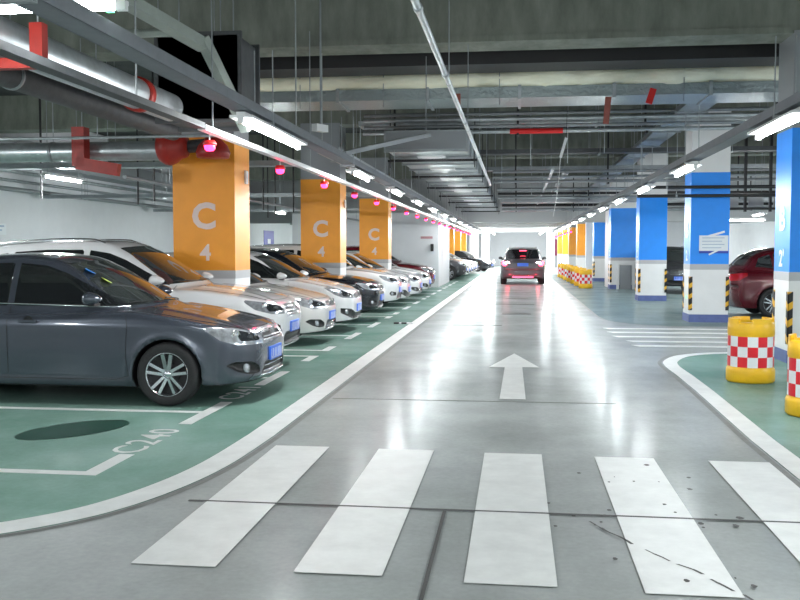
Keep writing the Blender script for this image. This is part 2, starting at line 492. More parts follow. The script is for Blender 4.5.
def raise_top(S, z0, k):
    S['H'] = S['H'] + (S['H'] - z0) * k
    up = lambda z: z + max(0, z - z0) * k
    S['roof'] = [(x, up(z)) for x, z in S['roof']]
    S['windows'] = [(q, [(x, up(z)) for x, z in p]) for q, p in S['windows']]
    S['ws'] = dict(S['ws'], z1=up(S['ws']['z1'])); S['rw'] = dict(S['rw'], z1=up(S['rw']['z1']))
    S['gsection'] = [(up(z), w) for z, w in S['gsection']]
raise_top(SEDAN, .98, .12); raise_top(HATCH, 1.0, .06)
M_glass = mat('dark car glass', (0.012, 0.014, 0.016), 0.03, coat=1.0, spec=0.8)
M_glassf = mat('windscreen glass', (0.035, 0.042, 0.042), 0.03, coat=1.0, spec=0.8)
M_chrome = mat('chrome trim', (0.85, 0.86, 0.88), 0.12, 1.0)
M_lens = mat('clear headlight lens', (0.55, 0.58, 0.62), 0.08, 0.6, coat=1.0, noise=0.45, nscale=14)
M_lensdark = mat('dark headlight bowl', (0.03, 0.035, 0.04), 0.1, 0.3, coat=1.0)
M_taill = mat('red tail lens', (0.45, 0.01, 0.015), 0.1, coat=1.0)
M_tailon = mat('lit red tail lamp', (0.8, 0.02, 0.03), 0.2, emit=(1.0, 0.05, 0.10), estr=5.0)
M_tailcore = mat('lit tail bulb', (1, .8, .8), 0.2, emit=(1.0, 0.75, 0.75), estr=14.0)
M_headon = mat('lit headlamp', (1, 1, 1), 0.2, emit=(1.0, 1.0, 1.0), estr=14.0)
M_trim = mat('black exterior trim', (0.012, 0.012, 0.013), 0.4)
M_seam = mat('shut line', (0.006, 0.006, 0.007), 0.8)
M_tyre = mat('tyre rubber', (0.022, 0.022, 0.024), 0.75, bump=0.2, bscale=60)
M_alloy = mat('alloy rim', (0.72, 0.74, 0.78), 0.22, 0.95)
M_wellm = mat('wheel hub dark', (0.02, 0.02, 0.022), 0.6)
M_plate = mat('blue number plate', (0.05, 0.18, 0.80), 0.35)
M_platew = mat('plate characters', (0.8, 0.83, 0.9), 0.4)
M_stick_b = mat('blue sticker', (0.02, 0.25, 0.8), 0.4)
M_stick_y = mat('yellow green sticker', (0.6, 0.75, 0.15), 0.4)
def paint(name, col, metal=0.0, rough=0.28):
    return mat(name, col, rough, metal, coat=1.0)

def make_wheel(parent, S, x, side, detail=True, spokes=5, twin=True):
    R = S['wheel_r']; w = S['wheel_w']; y = side * S['track']; rr = R * 0.665
    hw = w / 2
    tp = [(rr * .97, -hw * .8), (rr * 1.02, -hw * .95), (R * .86, -hw * 1.05), (R * .955, -hw * .95), (R * .99, -hw * .72), (R, -hw * .3), (R, hw * .3),
          (R * .99, hw * .72), (R * .955, hw * .95), (R * .86, hw * 1.05), (rr * 1.02, hw * .95), (rr * .97, hw * .8), (rr * .95, 0), (rr * .97, -hw * .8)]
    wheel = MB().lathe(tp, axis='y', n=48).build('wheel', M_tyre, parent, (x, y, R))
    o = side * hw
    m = MB()
    m.lathe([(rr * .93, o * .1), (rr * .96, o * .7), (rr * 1.0, o * .93), (rr * 1.03, o * .96), (rr * 1.03, o * .8), (rr * .99, o * .3)], axis='y', n=48)
    if detail:
        ns = spokes
        for k in range(ns):
            a0 = 2 * PI * k / ns + 0.31
            for da in ((-0.17, 0.17) if twin else (0,)):
                a = a0 + da
                p0 = Vector((math.cos(a0 + da * 2.0) * rr * .20, o * .62, math.sin(a0 + da * 2.0) * rr * .20))
                p1 = Vector((math.cos(a0 + da * 1.25) * rr * .97, o * .80, math.sin(a0 + da * 1.25) * rr * .97))
                m.beam(p0, p1, 0.038 if twin else 0.05, 0.03)
        m.lathe([(0.0, o * .82), (rr * .13, o * .80), (rr * .24, o * .68), (rr * .27, o * .4)], axis='y', n=24)
    else:
        m.lathe([(0.0, o * .7), (rr * .95, o * .6)], axis='y', n=24)
    rim = m.build('rim', M_alloy, wheel)
    hub = MB().lathe([(0.0, 0), (rr * .95, 0)], c=(0, o * .12, 0), axis='y', n=32)
    hub.lathe([(0.0, o * .3), (rr * .5, o * .3), (rr * .5, 0)], axis='y', n=24)
    hub.build('brake_disc', M_wellm, wheel)
    return wheel

def make_car(name, S, label, cat, pm, res=0.035, group=None, tail_on=False, plate=True, plate_rear=False, badge=None,
             detail=True, twin=True, spokes=5, head=None, chrome_bar=False, black_lower=False, rim_m=None, stickers=False, grille_bars='chrome'):
    root = thing(name, label, cat, group=group)
    F = body_field(S)
    L = S['L']; H = S['H']
    V, T = surface_net(F, (-L - .15, -1.02, .08), (.12, 1.02, H + .12), res)
    def part(nm, field, m, parent=None, push=0.0):
        nonlocal V, T
        g = field(V[:, 0], V[:, 1], V[:, 2])
        V, P, T = clip(V, T, g)
        if len(P) == 0: return None
        v, t = compact(V, P)
        if push:
            e = .003; x, y, z = v.T
            gg = np.stack([(F(x + e, y, z) - F(x - e, y, z)), (F(x, y + e, z) - F(x, y - e, z)), (F(x, y, z + e) - F(x, y, z - e))], 1)
            gg /= np.maximum(np.linalg.norm(gg, axis=1), 1e-9)[:, None]
            gf = field(x, y, z)
            v = v + gg * (push * np.clip(gf / 0.012, 0, 1))[:, None]
        return raw_mesh(nm, v, t, m, parent or root)
    ra = S['arch']; zr = S['zaxle']; bot = pch(*zip(*S['bottom']))
    # wheel wells and underside
    part('underbody', lambda x, y, z: np.maximum(np.maximum(ra + .004 - np.hypot(x - S['axles'][0], z - zr), ra + .004 - np.hypot(x - S['axles'][1], z - zr)),
                                                 bot(x) + .012 - z), M_trim)
    for kind, poly in S['windows']:
        for sd in (1, -1):
            part('side_window', lambda x, y, z: np.minimum(polysd(x, z, poly), y * sd - .3), M_glass, push=-.004)
    w = S['ws']
    def wsf(x, y, z):
        t = np.clip((z - w['z0']) / (w['z1'] - w['z0']), 0, 1)
        hw = w['hw0'] + (w['hw1'] - w['hw0']) * t
        z0 = w['z0'] + .02 - .03 * (y / .7) ** 2
        return np.minimum(np.minimum(hw - np.abs(y), np.minimum(z - z0, w['z1'] - z - .03 * (y / .6) ** 2)), x - (S['rmid'] + .1))
    wsh = part('windscreen', wsf, M_glassf, push=-.004)
    r = S['rw']
    def rwf(x, y, z):
        t = np.clip((z - r['z0']) / (r['z1'] - r['z0']), 0, 1)
        hw = r['hw0'] + (r['hw1'] - r['hw0']) * t
        return np.minimum(np.minimum(hw - np.abs(y), np.minimum(z - r['z0'], r['z1'] - z)), r['xmax'] - x)
    part('rear_window', rwf, M_glass, push=-.004)
    def uf(x, y): return np.abs(y) - x
    def ur(x, y): return np.abs(y) + (x + L)
    heads = []
    hp = S['headlight']; z0h = hp[0][1]
    inner = [(.50, z0h + .035), (.50, hp[2][1] - .018), (.84, hp[3][1] - .022), (.92, hp[3][1] - .03), (.86, z0h + .04)]
    inn = [part('headlight_bowl', lambda x, y, z: np.minimum(np.minimum(polysd(uf(x, y), z, inner), y * sd), x + 1.3), M_lensdark, push=-.012) for sd in (1, -1)] if head != 'on' else []
    for sd in (1, -1):
        heads.append(part('headlight', lambda x, y, z: np.minimum(np.minimum(polysd(uf(x, y), z, S['headlight']), y * sd), x + 1.3), M_headon if head == 'on' else M_lens, push=-.004))
    for q_, h_ in zip(inn, heads):
        if q_ and h_: q_.parent = h_
    part('grille', lambda x, y, z: np.minimum(polysd(uf(x, y), z, S['grille']), x + .6), M_trim, push=-.02)
    part('lower_grille', lambda x, y, z: np.minimum(polysd(uf(x, y), z, S['lower']), x + .6), M_trim, push=-.025)
    for sd in (1, -1):
        part('fog_lamp_recess', lambda x, y, z: np.minimum(np.minimum(polysd(uf(x, y), z, S['fog']), y * sd), x + .8), M_trim, push=-.025)
    for sd in (1, -1):
        tl = part('tail_light', lambda x, y, z: np.minimum(np.minimum(polysd(ur(x, y), z, S['tail_l']), y * sd), -x - L + 1.3), M_tailon if tail_on else M_taill, push=.004)
    if black_lower:
        part('lower_cladding', lambda x, y, z: S['arch'] * 0 + np.maximum(np.maximum(ra + .05 - np.hypot(x - S['axles'][0], z - zr), ra + .05 - np.hypot(x - S['axles'][1], z - zr)), .42 - z), M_trim)
    bv, bt = compact(V, T)
    body = raw_mesh('body', bv, bt, pm, root)
    # surface point finders
    def side_y(x, z):
        a, b = 0.3, 1.05
        xs = np.array([x]); zs = np.array([z])
        for y in np.arange(1.04, .3, -.02):
            if F(xs, np.array([y]), zs)[0] < 0: a = y; b = y + .02; break
        for _ in range(12):
            c = (a + b) / 2
            if F(xs, np.array([c]), zs)[0] < 0: a = c
            else: b = c
        return (a + b) / 2
    def front_x(y, z, sgn=1):
        a, b = (-1.0, .1) if sgn > 0 else (-L + 1.0, -L - .1)
        for _ in range(18):
            c = (a + b) / 2
            if F(np.array([c]), np.array([y]), np.array([z]))[0] < 0: a = c
            else: b = c
        return (a + b) / 2
    def top_z(x, y):
        b = H + .1; a = .6
        for z in np.arange(H + .08, .5, -.02):
            if F(np.array([x]), np.array([y]), np.array([z]))[0] < 0: a = z; b = z + .02; break
        for _ in range(10):
            c = (a + b) / 2
            if F(np.array([x]), np.array([y]), np.array([c]))[0] < 0: a = c
            else: b = c
        return (a + b) / 2
    def resample(poly, st=.06):
        out = []
        for (a, b) in zip(poly[:-1], poly[1:]):
            n = max(1, int(math.hypot(b[0] - a[0], b[1] - a[1]) / st))
            for i in range(n): out.append((a[0] + (b[0] - a[0]) * i / n, a[1] + (b[1] - a[1]) * i / n))
        out.append(poly[-1]); return out
    if detail:
        for sd in (1, -1):
            sm = MB()
            for sline in S['seams']:
                sm.tube([(x, sd * side_y(x, z), z) for x, z in resample(sline)], .0035, 6)
            sm.build('door_seam', M_seam, root)
            # chrome waist strip + window surround
            z0 = S['windows'][0][1][0][1] - .008
            sm = MB()
            xs = np.linspace(S['windows'][0][1][0][0], S['windows'][2][1][-1][0], 24)
            zz0 = S['windows'][0][1][0][1]; zz1 = S['windows'][2][1][-1][1]
            sm.tube([(x, sd * (side_y(x, z0 + (zz1 - zz0) * i / 23) + .004), z0 + (zz1 - zz0) * i / 23) for i, x in enumerate(xs)], .008, 6)
            sm.build('waist_strip', M_chrome if chrome_bar else M_trim, root)
            for hx, hz in S['handles']:
                y = side_y(hx, hz)
                hh = MB().obox((hx, sd * (y + .03), hz), (.19, .022, .028), Matrix.Identity(3))
                hh.box(hx - .09, hx - .07, min(sd * (y - .01), sd * (y + .035)), max(sd * (y - .01), sd * (y + .035)), hz - .012, hz + .012)
                hh.box(hx + .07, hx + .09, min(sd * (y - .01), sd * (y + .035)), max(sd * (y - .01), sd * (y + .035)), hz - .012, hz + .012)
                h = hh.build('door_handle', pm, root, bevel=.005)
                MB().lathe([(0, 0.0), (.045, .0), (.052, -.004)], axis='y', n=20).build('handle_recess', M_trim, h, (hx - .0, sd * (y + .003), hz))
        # bonnet shut line
        x0, x1 = S['bonnet']
        bl = MB()
        for sd in (1, -1):
            pts = []
            for i in range(22):
                t = i / 21; x = x0 + (x1 - x0) * t; y = sd * (.60 + .17 * min(1, t * 1.5))
                if y * sd > .745: y = sd * .745
                pts.append((x, y, top_z(x, y) + .001))
            bl.tube(pts, .0035, 6)
        pts = [(x0 - .02 + .09 * (1 - (y / .6) ** 2), y, 0) for y in np.linspace(-.6, .6, 16)]
        bl.tube([(a, b, top_z(a, b) + .001) for a, b, _ in pts], .003, 6)
        bl.build('bonnet_seam', M_seam, root)
        # wipers / cowl
        wp = MB()
        for y0, y1 in ((.55, -.05), (-.08, -.6)):
            pp = []
            for i in range(10):
                y = y0 + (y1 - y0) * i / 9; xx = w['base'] + .03 - .22 * (y / .7) ** 2 - .05 * i / 9
                pp.append((xx, y, top_z(xx, y) + .012))
            wp.tube(pp, .008, 6)
        wp.build('wiper', M_trim, root)
        # headlight internals
        for q, sd in enumerate((1, -1)):
            hl = heads[q]
            if hl is None or head == 'on': continue
            us = S['headlight']
            zc = (us[0][1] + us[2][1]) / 2 + .01
            for yy, rad, zz in ((.56, .040, zc + .005), (.70, .045, zc + .035)):
                x = front_x(yy * sd, zz)
                d = MB().lathe([(0, .006), (rad * .5, .004), (rad, -.006), (rad * 1.15, .004), (rad * 1.25, -.01)], axis='x', n=20)
                d.build('lamp_bowl', M_lensdark if yy < .6 else M_chrome, hl, (x - .014, yy * sd, zz)).rotation_euler = (0, 0, sd * .5)
        # fog lamp
        for sd in (1, -1):
            fx = S['fog']; zc = sum(p[1] for p in fx) / len(fx)
            x = front_x(.62 * sd, zc)
            MB().lathe([(0, .012), (.03, .008), (.042, -.01), (.05, -.0), (.052, -.02)], axis='x', n=20).build('fog_lamp', M_lens, root, (x - .02, .62 * sd, zc)).rotation_euler = (0, 0, sd * .35)
        # grille bars
        gp = S['grille']; g0 = gp[0][1]; g1 = gp[1][1]; n = S['slats']
        gb = MB()
        for i in range(n):
            z = g0 + (g1 - g0) * (i + .5) / n
            gb.tube([(front_x(y, z) - .004, y, z) for y in np.linspace(-.335, .335, 15)], .0075, 6)
        if grille_bars == 'chrome':
            gb.tube([(front_x(y, g0) + .002, y, g0) for y in np.linspace(-.35, .35, 15)], .008, 6)
        gb.build('grille_bars', M_chrome if grille_bars else M_trim, root)
        lg = MB(); lp = S['lower']; l0 = lp[0][1]; l1 = lp[1][1]
        for i in range(2):
            z = l0 + (l1 - l0) * (i + .6) / 2.4
            lg.tube([(front_x(y, z) - .012, y, z) for y in np.linspace(-.34, .34, 13)], .006, 6)
        lg.tube([(front_x(y, l0 - .005) + .004, y, l0 - .005) for y in np.linspace(-.44, .44, 15)], .009, 6)
        lg.build('lower_grille_bars', M_chrome if chrome_bar else M_trim, root)
        if badge:
            zc = (g0 + g1) / 2 + .01; x = front_x(0, zc) + .012
            bd = MB()
            bd.tube([(0, .062 * math.cos(a), .062 * math.sin(a)) for a in np.linspace(0, 2 * PI, 25)[:-1]], .007, 6, closed=True)
            if badge == 'vw':
                for (a, b) in (((-.026, .05), (0, .004)), ((.026, .05), (0, .004)), ((-.046, .022), (-.022, -.046)), ((.046, .022), (.022, -.046)), ((0, -.004), (-.022, -.046)), ((0, -.004), (.022, -.046))):
                    bd.beam((0, a[0], a[1]), (0, b[0], b[1]), .010, .010)
            else:
                bd.beam((0, -.05, 0), (0, .05, 0), .010, .016)
            bd.build('front_badge', M_chrome, root, (x, 0, zc))
    # mirrors
    mx, mz = S['mirror']
    for sd in (1, -1):
        y = side_y(mx + .02, mz - .03)
        bm = bmesh.new(); bmesh.ops.create_icosphere(bm, subdivisions=3, radius=1)
        for v in bm.verts:
            c = v.co; k = 1 - .25 * max(0, -c.x)
            v.co = Vector((c.x * .125 if c.x > 0 else c.x * .07, c.y * .10, (c.z if c.z > 0 else c.z * .75) * .075 * (1 - .25 * max(0, c.x)) * (1 + .15 * sd * c.y)))
        me = bpy.data.meshes.new('mirror'); bm.to_mesh(me); bm.free()
        me.materials.append(pm); me.polygons.foreach_set('use_smooth', [True] * len(me.polygons))
        o = bpy.data.objects.new('mirror', me); COL.objects.link(o); o.parent = root; o.location = (mx, sd * (y + .15), mz + .03)
        MB().beam((mx - .0, sd * (y - .03), mz - .035), (mx - .005, sd * (y + .12), mz - .022), .07, .035).build('mirror_arm', M_trim, root, bevel=.008)
    if plate:
        zc = (S['lower'][1][1] + S['grille'][0][1]) / 2 - .045
        x = front_x(0, zc) + .014
        p = MB().box(x - .02, x, -.22, .22, zc - .07, zc + .07).build('number_plate', M_plate, root, bevel=.003)
        if detail:
            ch = MB(); ch.box(x, x + .0015, -.20, .20, zc - .056, zc - .050)
            for i, yy in enumerate((-.18, -.125, -.045, .01, .065, .12, .175)):
                a = [(.0, 1), (1, 0), (1, 1), (0, 1), (1, 1), (1, 0), (1, 1)][i]
                ch.box(x, x + .002, yy - .017, yy - .010, zc - .045, zc + .045)
                if a[0]: ch.box(x, x + .002, yy + .010, yy + .017, zc - .045, zc + .045)
                ch.box(x, x + .002, yy - .017, yy + .017, zc - .045 if a[1] else zc + .038, zc - .038 if a[1] else zc + .045)
            ch.build('plate_characters', M_platew, p)
    if plate_rear:
        zc = .90 if H > 1.6 else .78
        x = front_x(0, zc, -1) - .03
        MB().box(x, x + .03, -.22, .22, zc - .07, zc + .07).build('rear_number_plate', M_plate, root)
    if S.get('rails'):
        for sd in (1, -1):
            pts = []
            for x in np.linspace(-2.35, -4.0, 12):
                yy = sd * .56; pts.append((x, yy, top_z(x, yy) + .035))
            pts[0] = (pts[0][0], pts[0][1], pts[0][2] - .035); pts[-1] = (pts[-1][0], pts[-1][1], pts[-1][2] - .035)
            MB().tube(pts, .014, 8).build('roof_rail', M_chrome, root)
    for x in S['axles']:
        for sd in (1, -1):
            make_wheel(root, S, x, sd, detail, spokes, twin)
    if stickers:
        for (xx, yy, m, nm) in ((-1.80, -.42, M_stick_b, 'sticker'), (-1.72, -.36, M_stick_y, 'sticker')):
            pass
    root['_'] = 1; del root['_']
    return root, dict(side_y=side_y, top_z=top_z, front_x=front_x)
# ================================================================ the place
ORD = ['first', 'second', 'third', 'fourth', 'fifth', 'sixth', 'seventh', 'eighth', 'ninth', 'tenth', 'eleventh', 'twelfth', 'thirteenth',
       'fourteenth', 'fifteenth', 'sixteenth', 'seventeenth', 'eighteenth', 'nineteenth', 'twentieth', 'twenty-first', 'twenty-second', 'twenty-third', 'twenty-fourth', 'twenty-fifth', 'twenty-sixth']
H_SLAB = 5.3
YB = 92.0     # far wall
YA = -9.0     # wall behind the camera
XL, XR = -13.5, 12.5

# ---- floor materials
def floor_mat(name, c1, c2, rough, scratch=0.25, green=False):
    m = bpy.data.materials.new(name); m.use_nodes = True
    nt = m.node_tree; N = nt.nodes; Lk = nt.links; b = N['Principled BSDF']
    tc = N.new('ShaderNodeTexCoord')
    def noise(scale, st, det=6, rg=.65):
        mp = N.new('ShaderNodeMapping'); mp.inputs['Scale'].default_value = st
        Lk.new(tc.outputs['Object'], mp.inputs[0])
        n = N.new('ShaderNodeTexNoise'); n.inputs['Scale'].default_value = scale; n.inputs['Detail'].default_value = det
        n.inputs['Roughness'].default_value = rg; Lk.new(mp.outputs[0], n.inputs['Vector']); return n
    n1 = noise(0.55, (1, 1, 1)); n2 = noise(1.6, (1.0, .45, 1), 5, .6); n3 = noise(26, (1, 1, 1), 4)
    def ramp(src, p0, a, p1, c):
        r = N.new('ShaderNodeValToRGB'); r.color_ramp.elements[0].position = p0; r.color_ramp.elements[1].position = p1
        r.color_ramp.elements[0].color = (*a, 1); r.color_ramp.elements[1].color = (*c, 1); Lk.new(src.outputs['Fac'], r.inputs[0]); return r
    base = ramp(n1, .35, c1, .65, c2)
    g = ramp(n2, .3, (.84,) * 3, .72, (1.08,) * 3)
    mx = N.new('ShaderNodeMixRGB'); mx.blend_type = 'MULTIPLY'; mx.inputs[0].default_value = .8
    Lk.new(base.outputs[0], mx.inputs[1]); Lk.new(g.outputs[0], mx.inputs[2])
    g2 = ramp(n3, .25, (.88,) * 3, .75, (1.06,) * 3)
    mx2 = N.new('ShaderNodeMixRGB'); mx2.blend_type = 'MULTIPLY'; mx2.inputs[0].default_value = .8
    Lk.new(mx.outputs[0], mx2.inputs[1]); Lk.new(g2.outputs[0], mx2.inputs[2])
    Lk.new(mx2.outputs[0], b.inputs['Base Color'])
    mr = N.new('ShaderNodeMapRange'); mr.inputs['To Min'].default_value = rough - .05; mr.inputs['To Max'].default_value = rough + .045
    Lk.new(n2.outputs['Fac'], mr.inputs['Value']); Lk.new(mr.outputs[0], b.inputs['Roughness'])
    bp = N.new('ShaderNodeBump'); bp.inputs['Strength'].default_value = .12; bp.inputs['Distance'].default_value = .01
    nb = noise(7, (1, 1, 1), 3); Lk.new(nb.outputs['Fac'], bp.inputs['Height']); Lk.new(bp.outputs[0], b.inputs['Normal'])
    df = N.new('ShaderNodeBsdfDiffuse'); gl = N.new('ShaderNodeBsdfGlossy'); gl.inputs['Color'].default_value = (.9, .93, .95, 1)
    Lk.new(mx2.outputs[0], df.inputs['Color']); Lk.new(mr.outputs[0], gl.inputs['Roughness'])
    Lk.new(bp.outputs[0], gl.inputs['Normal'])
    fz = N.new('ShaderNodeFresnel'); fz.inputs['IOR'].default_value = 1.4
    ml = N.new('ShaderNodeMath'); ml.operation = 'MULTIPLY'; ml.inputs[1].default_value = .30; Lk.new(fz.outputs[0], ml.inputs[0])
    ms = N.new('ShaderNodeMixShader'); Lk.new(ml.outputs[0], ms.inputs[0]); Lk.new(df.outputs[0], ms.inputs[1]); Lk.new(gl.outputs[0], ms.inputs[2])
    out = [n for n in N if n.type == 'OUTPUT_MATERIAL'][0]; Lk.new(ms.outputs[0], out.inputs['Surface']); N.remove(b)
    return m
M_floor = floor_mat('polished concrete', (.31, .335, .325), (.42, .44, .44), .21)
M_green = floor_mat('green epoxy', (.13, .25, .205), (.25, .37, .325), .21)
M_greygreen = floor_mat('worn grey green epoxy', (.14, .20, .195), (.23, .285, .285), .20)
M_line = mat('white road paint', (.68, .70, .69), .42, noise=.10, nscale=5, rnoise=.1)
M_joint = mat('dark floor joint', (.055, .055, .055), .7)
M_joint2 = mat('soft dirt line', (.13, .135, .13), .6, noise=.2)
M_darkpatch = mat('dark green patch', (.015, .06, .04), .35)
M_manhole = mat('iron cover', (.10, .10, .10), .5, .5)

floor = MB().box(XL, XR, YA, YB, -.2, 0).build('floor', M_floor); tag(floor, kind='structure')
def flat(name, poly, z, m, label=None, t=.002):
    o = MB().prism(poly, z - t, z).build(name, m, floor)
    if label: o['label'] = label
    return o
def strip(path, w):
    """polyline (x,y) -> closed polygon strip of width w to the left side"""
    P = [Vector((a, b)) for a, b in path]; Lf = []; n = len(P)
    for i, p in enumerate(P):
        t = (P[min(i + 1, n - 1)] - P[max(i - 1, 0)]).normalized(); nn = Vector((-t.y, t.x)); Lf.append(p + nn * w)
    return P, Lf
def strip_obj(name, path, w, z, m, label=None, t=.002):
    A, B = strip(path, w); n = len(A); mb = MB()
    vs = [(p.x, p.y, z) for p in A] + [(p.x, p.y, z) for p in B]
    mb.add(vs, [(i, i + 1, n + i + 1, n + i) for i in range(n - 1)])
    o = mb.build(name, m, floor)
    for p in o.data.polygons:
        if p.normal.z < 0: o.data.flip_normals(); break
    if label: o['label'] = label
    return o
def smooth_path(pts, n=8):
    out = []; m = len(pts)
    for i in range(m - 1):
        p0 = Vector(pts[max(i - 1, 0)]); p1 = Vector(pts[i]); p2 = Vector(pts[i + 1]); p3 = Vector(pts[min(i + 2, m - 1)])
        for k in range(n):
            t = k / n
            out.append(tuple(.5 * ((2 * p1) + (p2 - p0) * t + (2 * p0 - 5 * p1 + 4 * p2 - p3) * t * t + (3 * p1 - p0 - 3 * p2 + p3) * t ** 3)))
    out.append(tuple(pts[-1])); return out
left_edge = smooth_path([(-6.0, 3.95), (-4.4, 4.05), (-3.5, 4.22), (-2.98, 4.48), (-2.60, 4.80), (-2.34, 5.17), (-2.15, 5.72), (-2.04, 6.4), (-2.0, 7.4)]) + [(-2.0, 60.0)]
gp = [(x, y) for x, y in left_edge] + [(XL + .05, 60.0), (XL + .05, 3.95)]
flat('green_floor_coating', gp, .003, M_green, 'green epoxy coating under the left parking row')
strip_obj('edge_line', left_edge, .225, .006, M_line, 'long white line bounding the green floor on the left')
strip_obj('dirt_line', [(x, y) for x, y in smooth_path([(-3.5, 4.16), (-2.96, 4.42), (-2.56, 4.74), (-2.29, 5.12), (-2.09, 5.69), (-1.975, 6.4), (-1.93, 7.4)])] + [(-1.93, 60)], .05, .003, M_joint2)
# right island
right_edge = [(1.9, -2), (1.9, 7.7), (1.96, 10.4)] + smooth_path([(1.97, 11.6), (1.97, 12.6), (2.06, 13.2), (2.34, 13.85), (2.8, 14.25), (3.4, 14.45)]) + [(6.5, 14.5)]
flat('green_floor_coating', [(6.5, -2)] + right_edge[0:], .003, M_green, 'green epoxy island under the barrels on the right')
A_, B_ = strip(right_edge, -.19)
strip_obj('edge_line', right_edge, -.19, .006, M_line, 'curved white line bounding the green island on the right')
strip_obj('dirt_line', [(x - .07, y + (.05 if x > 2.1 else 0)) for x, y in right_edge], -.05, .003, M_joint2)
far_edge = [(6.5, 19.2), (3.2, 19.25)] + smooth_path([(2.75, 19.4), (2.3, 19.85), (2.0, 20.6), (1.9, 21.8)]) + [(1.9, 60)]
flat('green_floor_coating', far_edge + [(XR - .05, 60), (XR - .05, 19.2)], .003, M_greygreen, 'grey green floor coating around the far blue pillars')
flat('green_floor_coating', [(6.5, -2), (XR - .05, -2), (XR - .05, 19.2), (6.5, 19.2)], .0032, M_greygreen)
strip_obj('dirt_line', far_edge, .07, .0045, M_joint2)
# crosswalk
for i, (xc, yo) in enumerate(((-1.665, .06), (-.84, .04), (-.02, 0), (.80, -.03), (1.615, -.06))):
    flat('crosswalk_stripe', [(xc - .215, 4.2 + yo), (xc + .215, 4.2 + yo), (xc + .215, 6.96 + yo), (xc - .215, 6.96 + yo)], .0085, M_line,
         '%s wide white crosswalk stripe counted from the left' % ORD[i])
for i, y in enumerate((15.15, 15.9, 16.75, 17.6, 18.45)):
    flat('crosswalk_stripe', [(1.95 if i < 2 else 1.80, y - .12), (4.6, y - .12), (4.6, y + .14), (1.85 if i < 2 else 1.7, y + .14)], .006, M_line,
         '%s thin white stripe of the side crossing towards the blue pillars' % ORD[i])
flat('lane_arrow', [(-.17, 9.55), (.10, 9.55), (.08, 12.2), (.30, 12.2), (-.03, 13.8), (-.36, 12.15), (-.15, 12.15)], .006, M_line, 'straight ahead white lane arrow')
# joints, cracks, covers
flat('floor_joint', [(-2.0, 5.385), (1.9, 5.365), (1.9, 5.39), (-2.0, 5.41)], .0092, M_joint)
flat('floor_joint', [(-.415, 2.5), (-.395, 2.5), (-.405, 5.36), (-.425, 5.36)], .0092, M_joint)
flat('floor_joint', [(-1.9, 9.38), (1.0, 9.40), (1.0, 9.42), (-1.9, 9.40)], .003, M_joint2)
for y in (18.9, 26.4, 33.6, 44):
    flat('floor_joint', [(-1.3, y), (.5 if y > 20 else -.3, y), (.5 if y > 20 else -.3, y + .14), (-1.3, y + .14)], .003, M_joint)
for y in (22.3, 29.5):
    flat('drain_cover', [(-.35, y), (.35, y), (.35, y + .5), (-.35, y + .5)], .004, M_manhole)
random.seed(3)
ck = MB(); p = Vector((.42, 5.25))
for i in range(22):
    q = p + Vector((.024 + random.uniform(-.006, .012), -.05 + random.uniform(-.014, .014)))
    w = .008 * random.uniform(.5, 1.3)
    if random.random() < .85: ck.add([(p.x - w, p.y, .0095), (p.x + w, p.y, .0095), (q.x + w, q.y, .0095), (q.x - w, q.y, .0095)], [(0, 1, 2, 3)])
    p = q
ck.build('floor_crack', M_joint, floor)
sc = MB()
for i in range(26):
    x = random.uniform(.1, 1.3); y = random.uniform(4.3, 6.9); r = random.uniform(.006, .018)
    sc.add([(x + r * math.cos(a) * random.uniform(.6, 1.6), y + r * 1.8 * math.sin(a), .0094) for a in np.linspace(0, 5.4, 6)], [tuple(range(6))])
sc.build('rubber_scuffs', M_joint, floor)
# bay lines and numbers
bays = []
for n in range(5):
    y0 = 13.85 + 8.1 * n
    bays += [y0, y0 + 2.45, y0 + 4.9, y0 + 7.35]
for y in [5.98, 8.40, 10.78, 13.08] + [b for b in bays if b < 46]:
    flat('bay_line', [(-8.4, y - .05), (-2.86, y - .05), (-2.86, y + .05), (-8.4, y + .05)], .006, M_line)
    ya = y + .05; yb = y - .05
    if abs(y - 13.08) > .1 and (y < 13 or y not in [13.85 + 8.1 * n + 7.35 for n in range(5)]):
        flat('bay_front_line', [(-2.98, ya), (-2.86, ya), (-2.86, ya + .55), (-2.98, ya + .55)], .006, M_line)
    if abs(y - 5.98) > .1 and (y < 13.2 or y not in [13.85 + 8.1 * n for n in range(5)]):
        flat('bay_front_line', [(-2.98, yb - .55), (-2.86, yb - .55), (-2.86, yb), (-2.98, yb)], .006, M_line)
def floor_text(txt, y, lab, size=.40):
    o = text_obj('bay_number', txt, size, M_line, floor, (-2.96, y, .0065), (0, 0, PI / 2), .0005, sx=1.12, bold=.002)
    o.data.name = 'bay_number'
    if lab: o['label'] = lab
floor_text('C240', 7.08, 'white bay number C240 painted on the green floor', .37)
floor_text('C241', 9.62, None, .36)
st = [(-4.5 + 1.25 * math.cos(a), 7.35 + .30 * math.sin(a) + .12 * math.cos(a)) for a in np.linspace(0, 2 * PI, 28)[:-1]]
st = [(-3.78 + .30 * math.cos(a) - .22 * math.sin(a), 7.45 + .22 * math.sin(a) + .42 * math.cos(a)) for a in np.linspace(0, 2 * PI, 28)[:-1]]
flat('dark_patch', st, .0055, M_darkpatch, 'dark oval patch on the empty parking bay')  # slanted oval, darker than the green coating it lies on

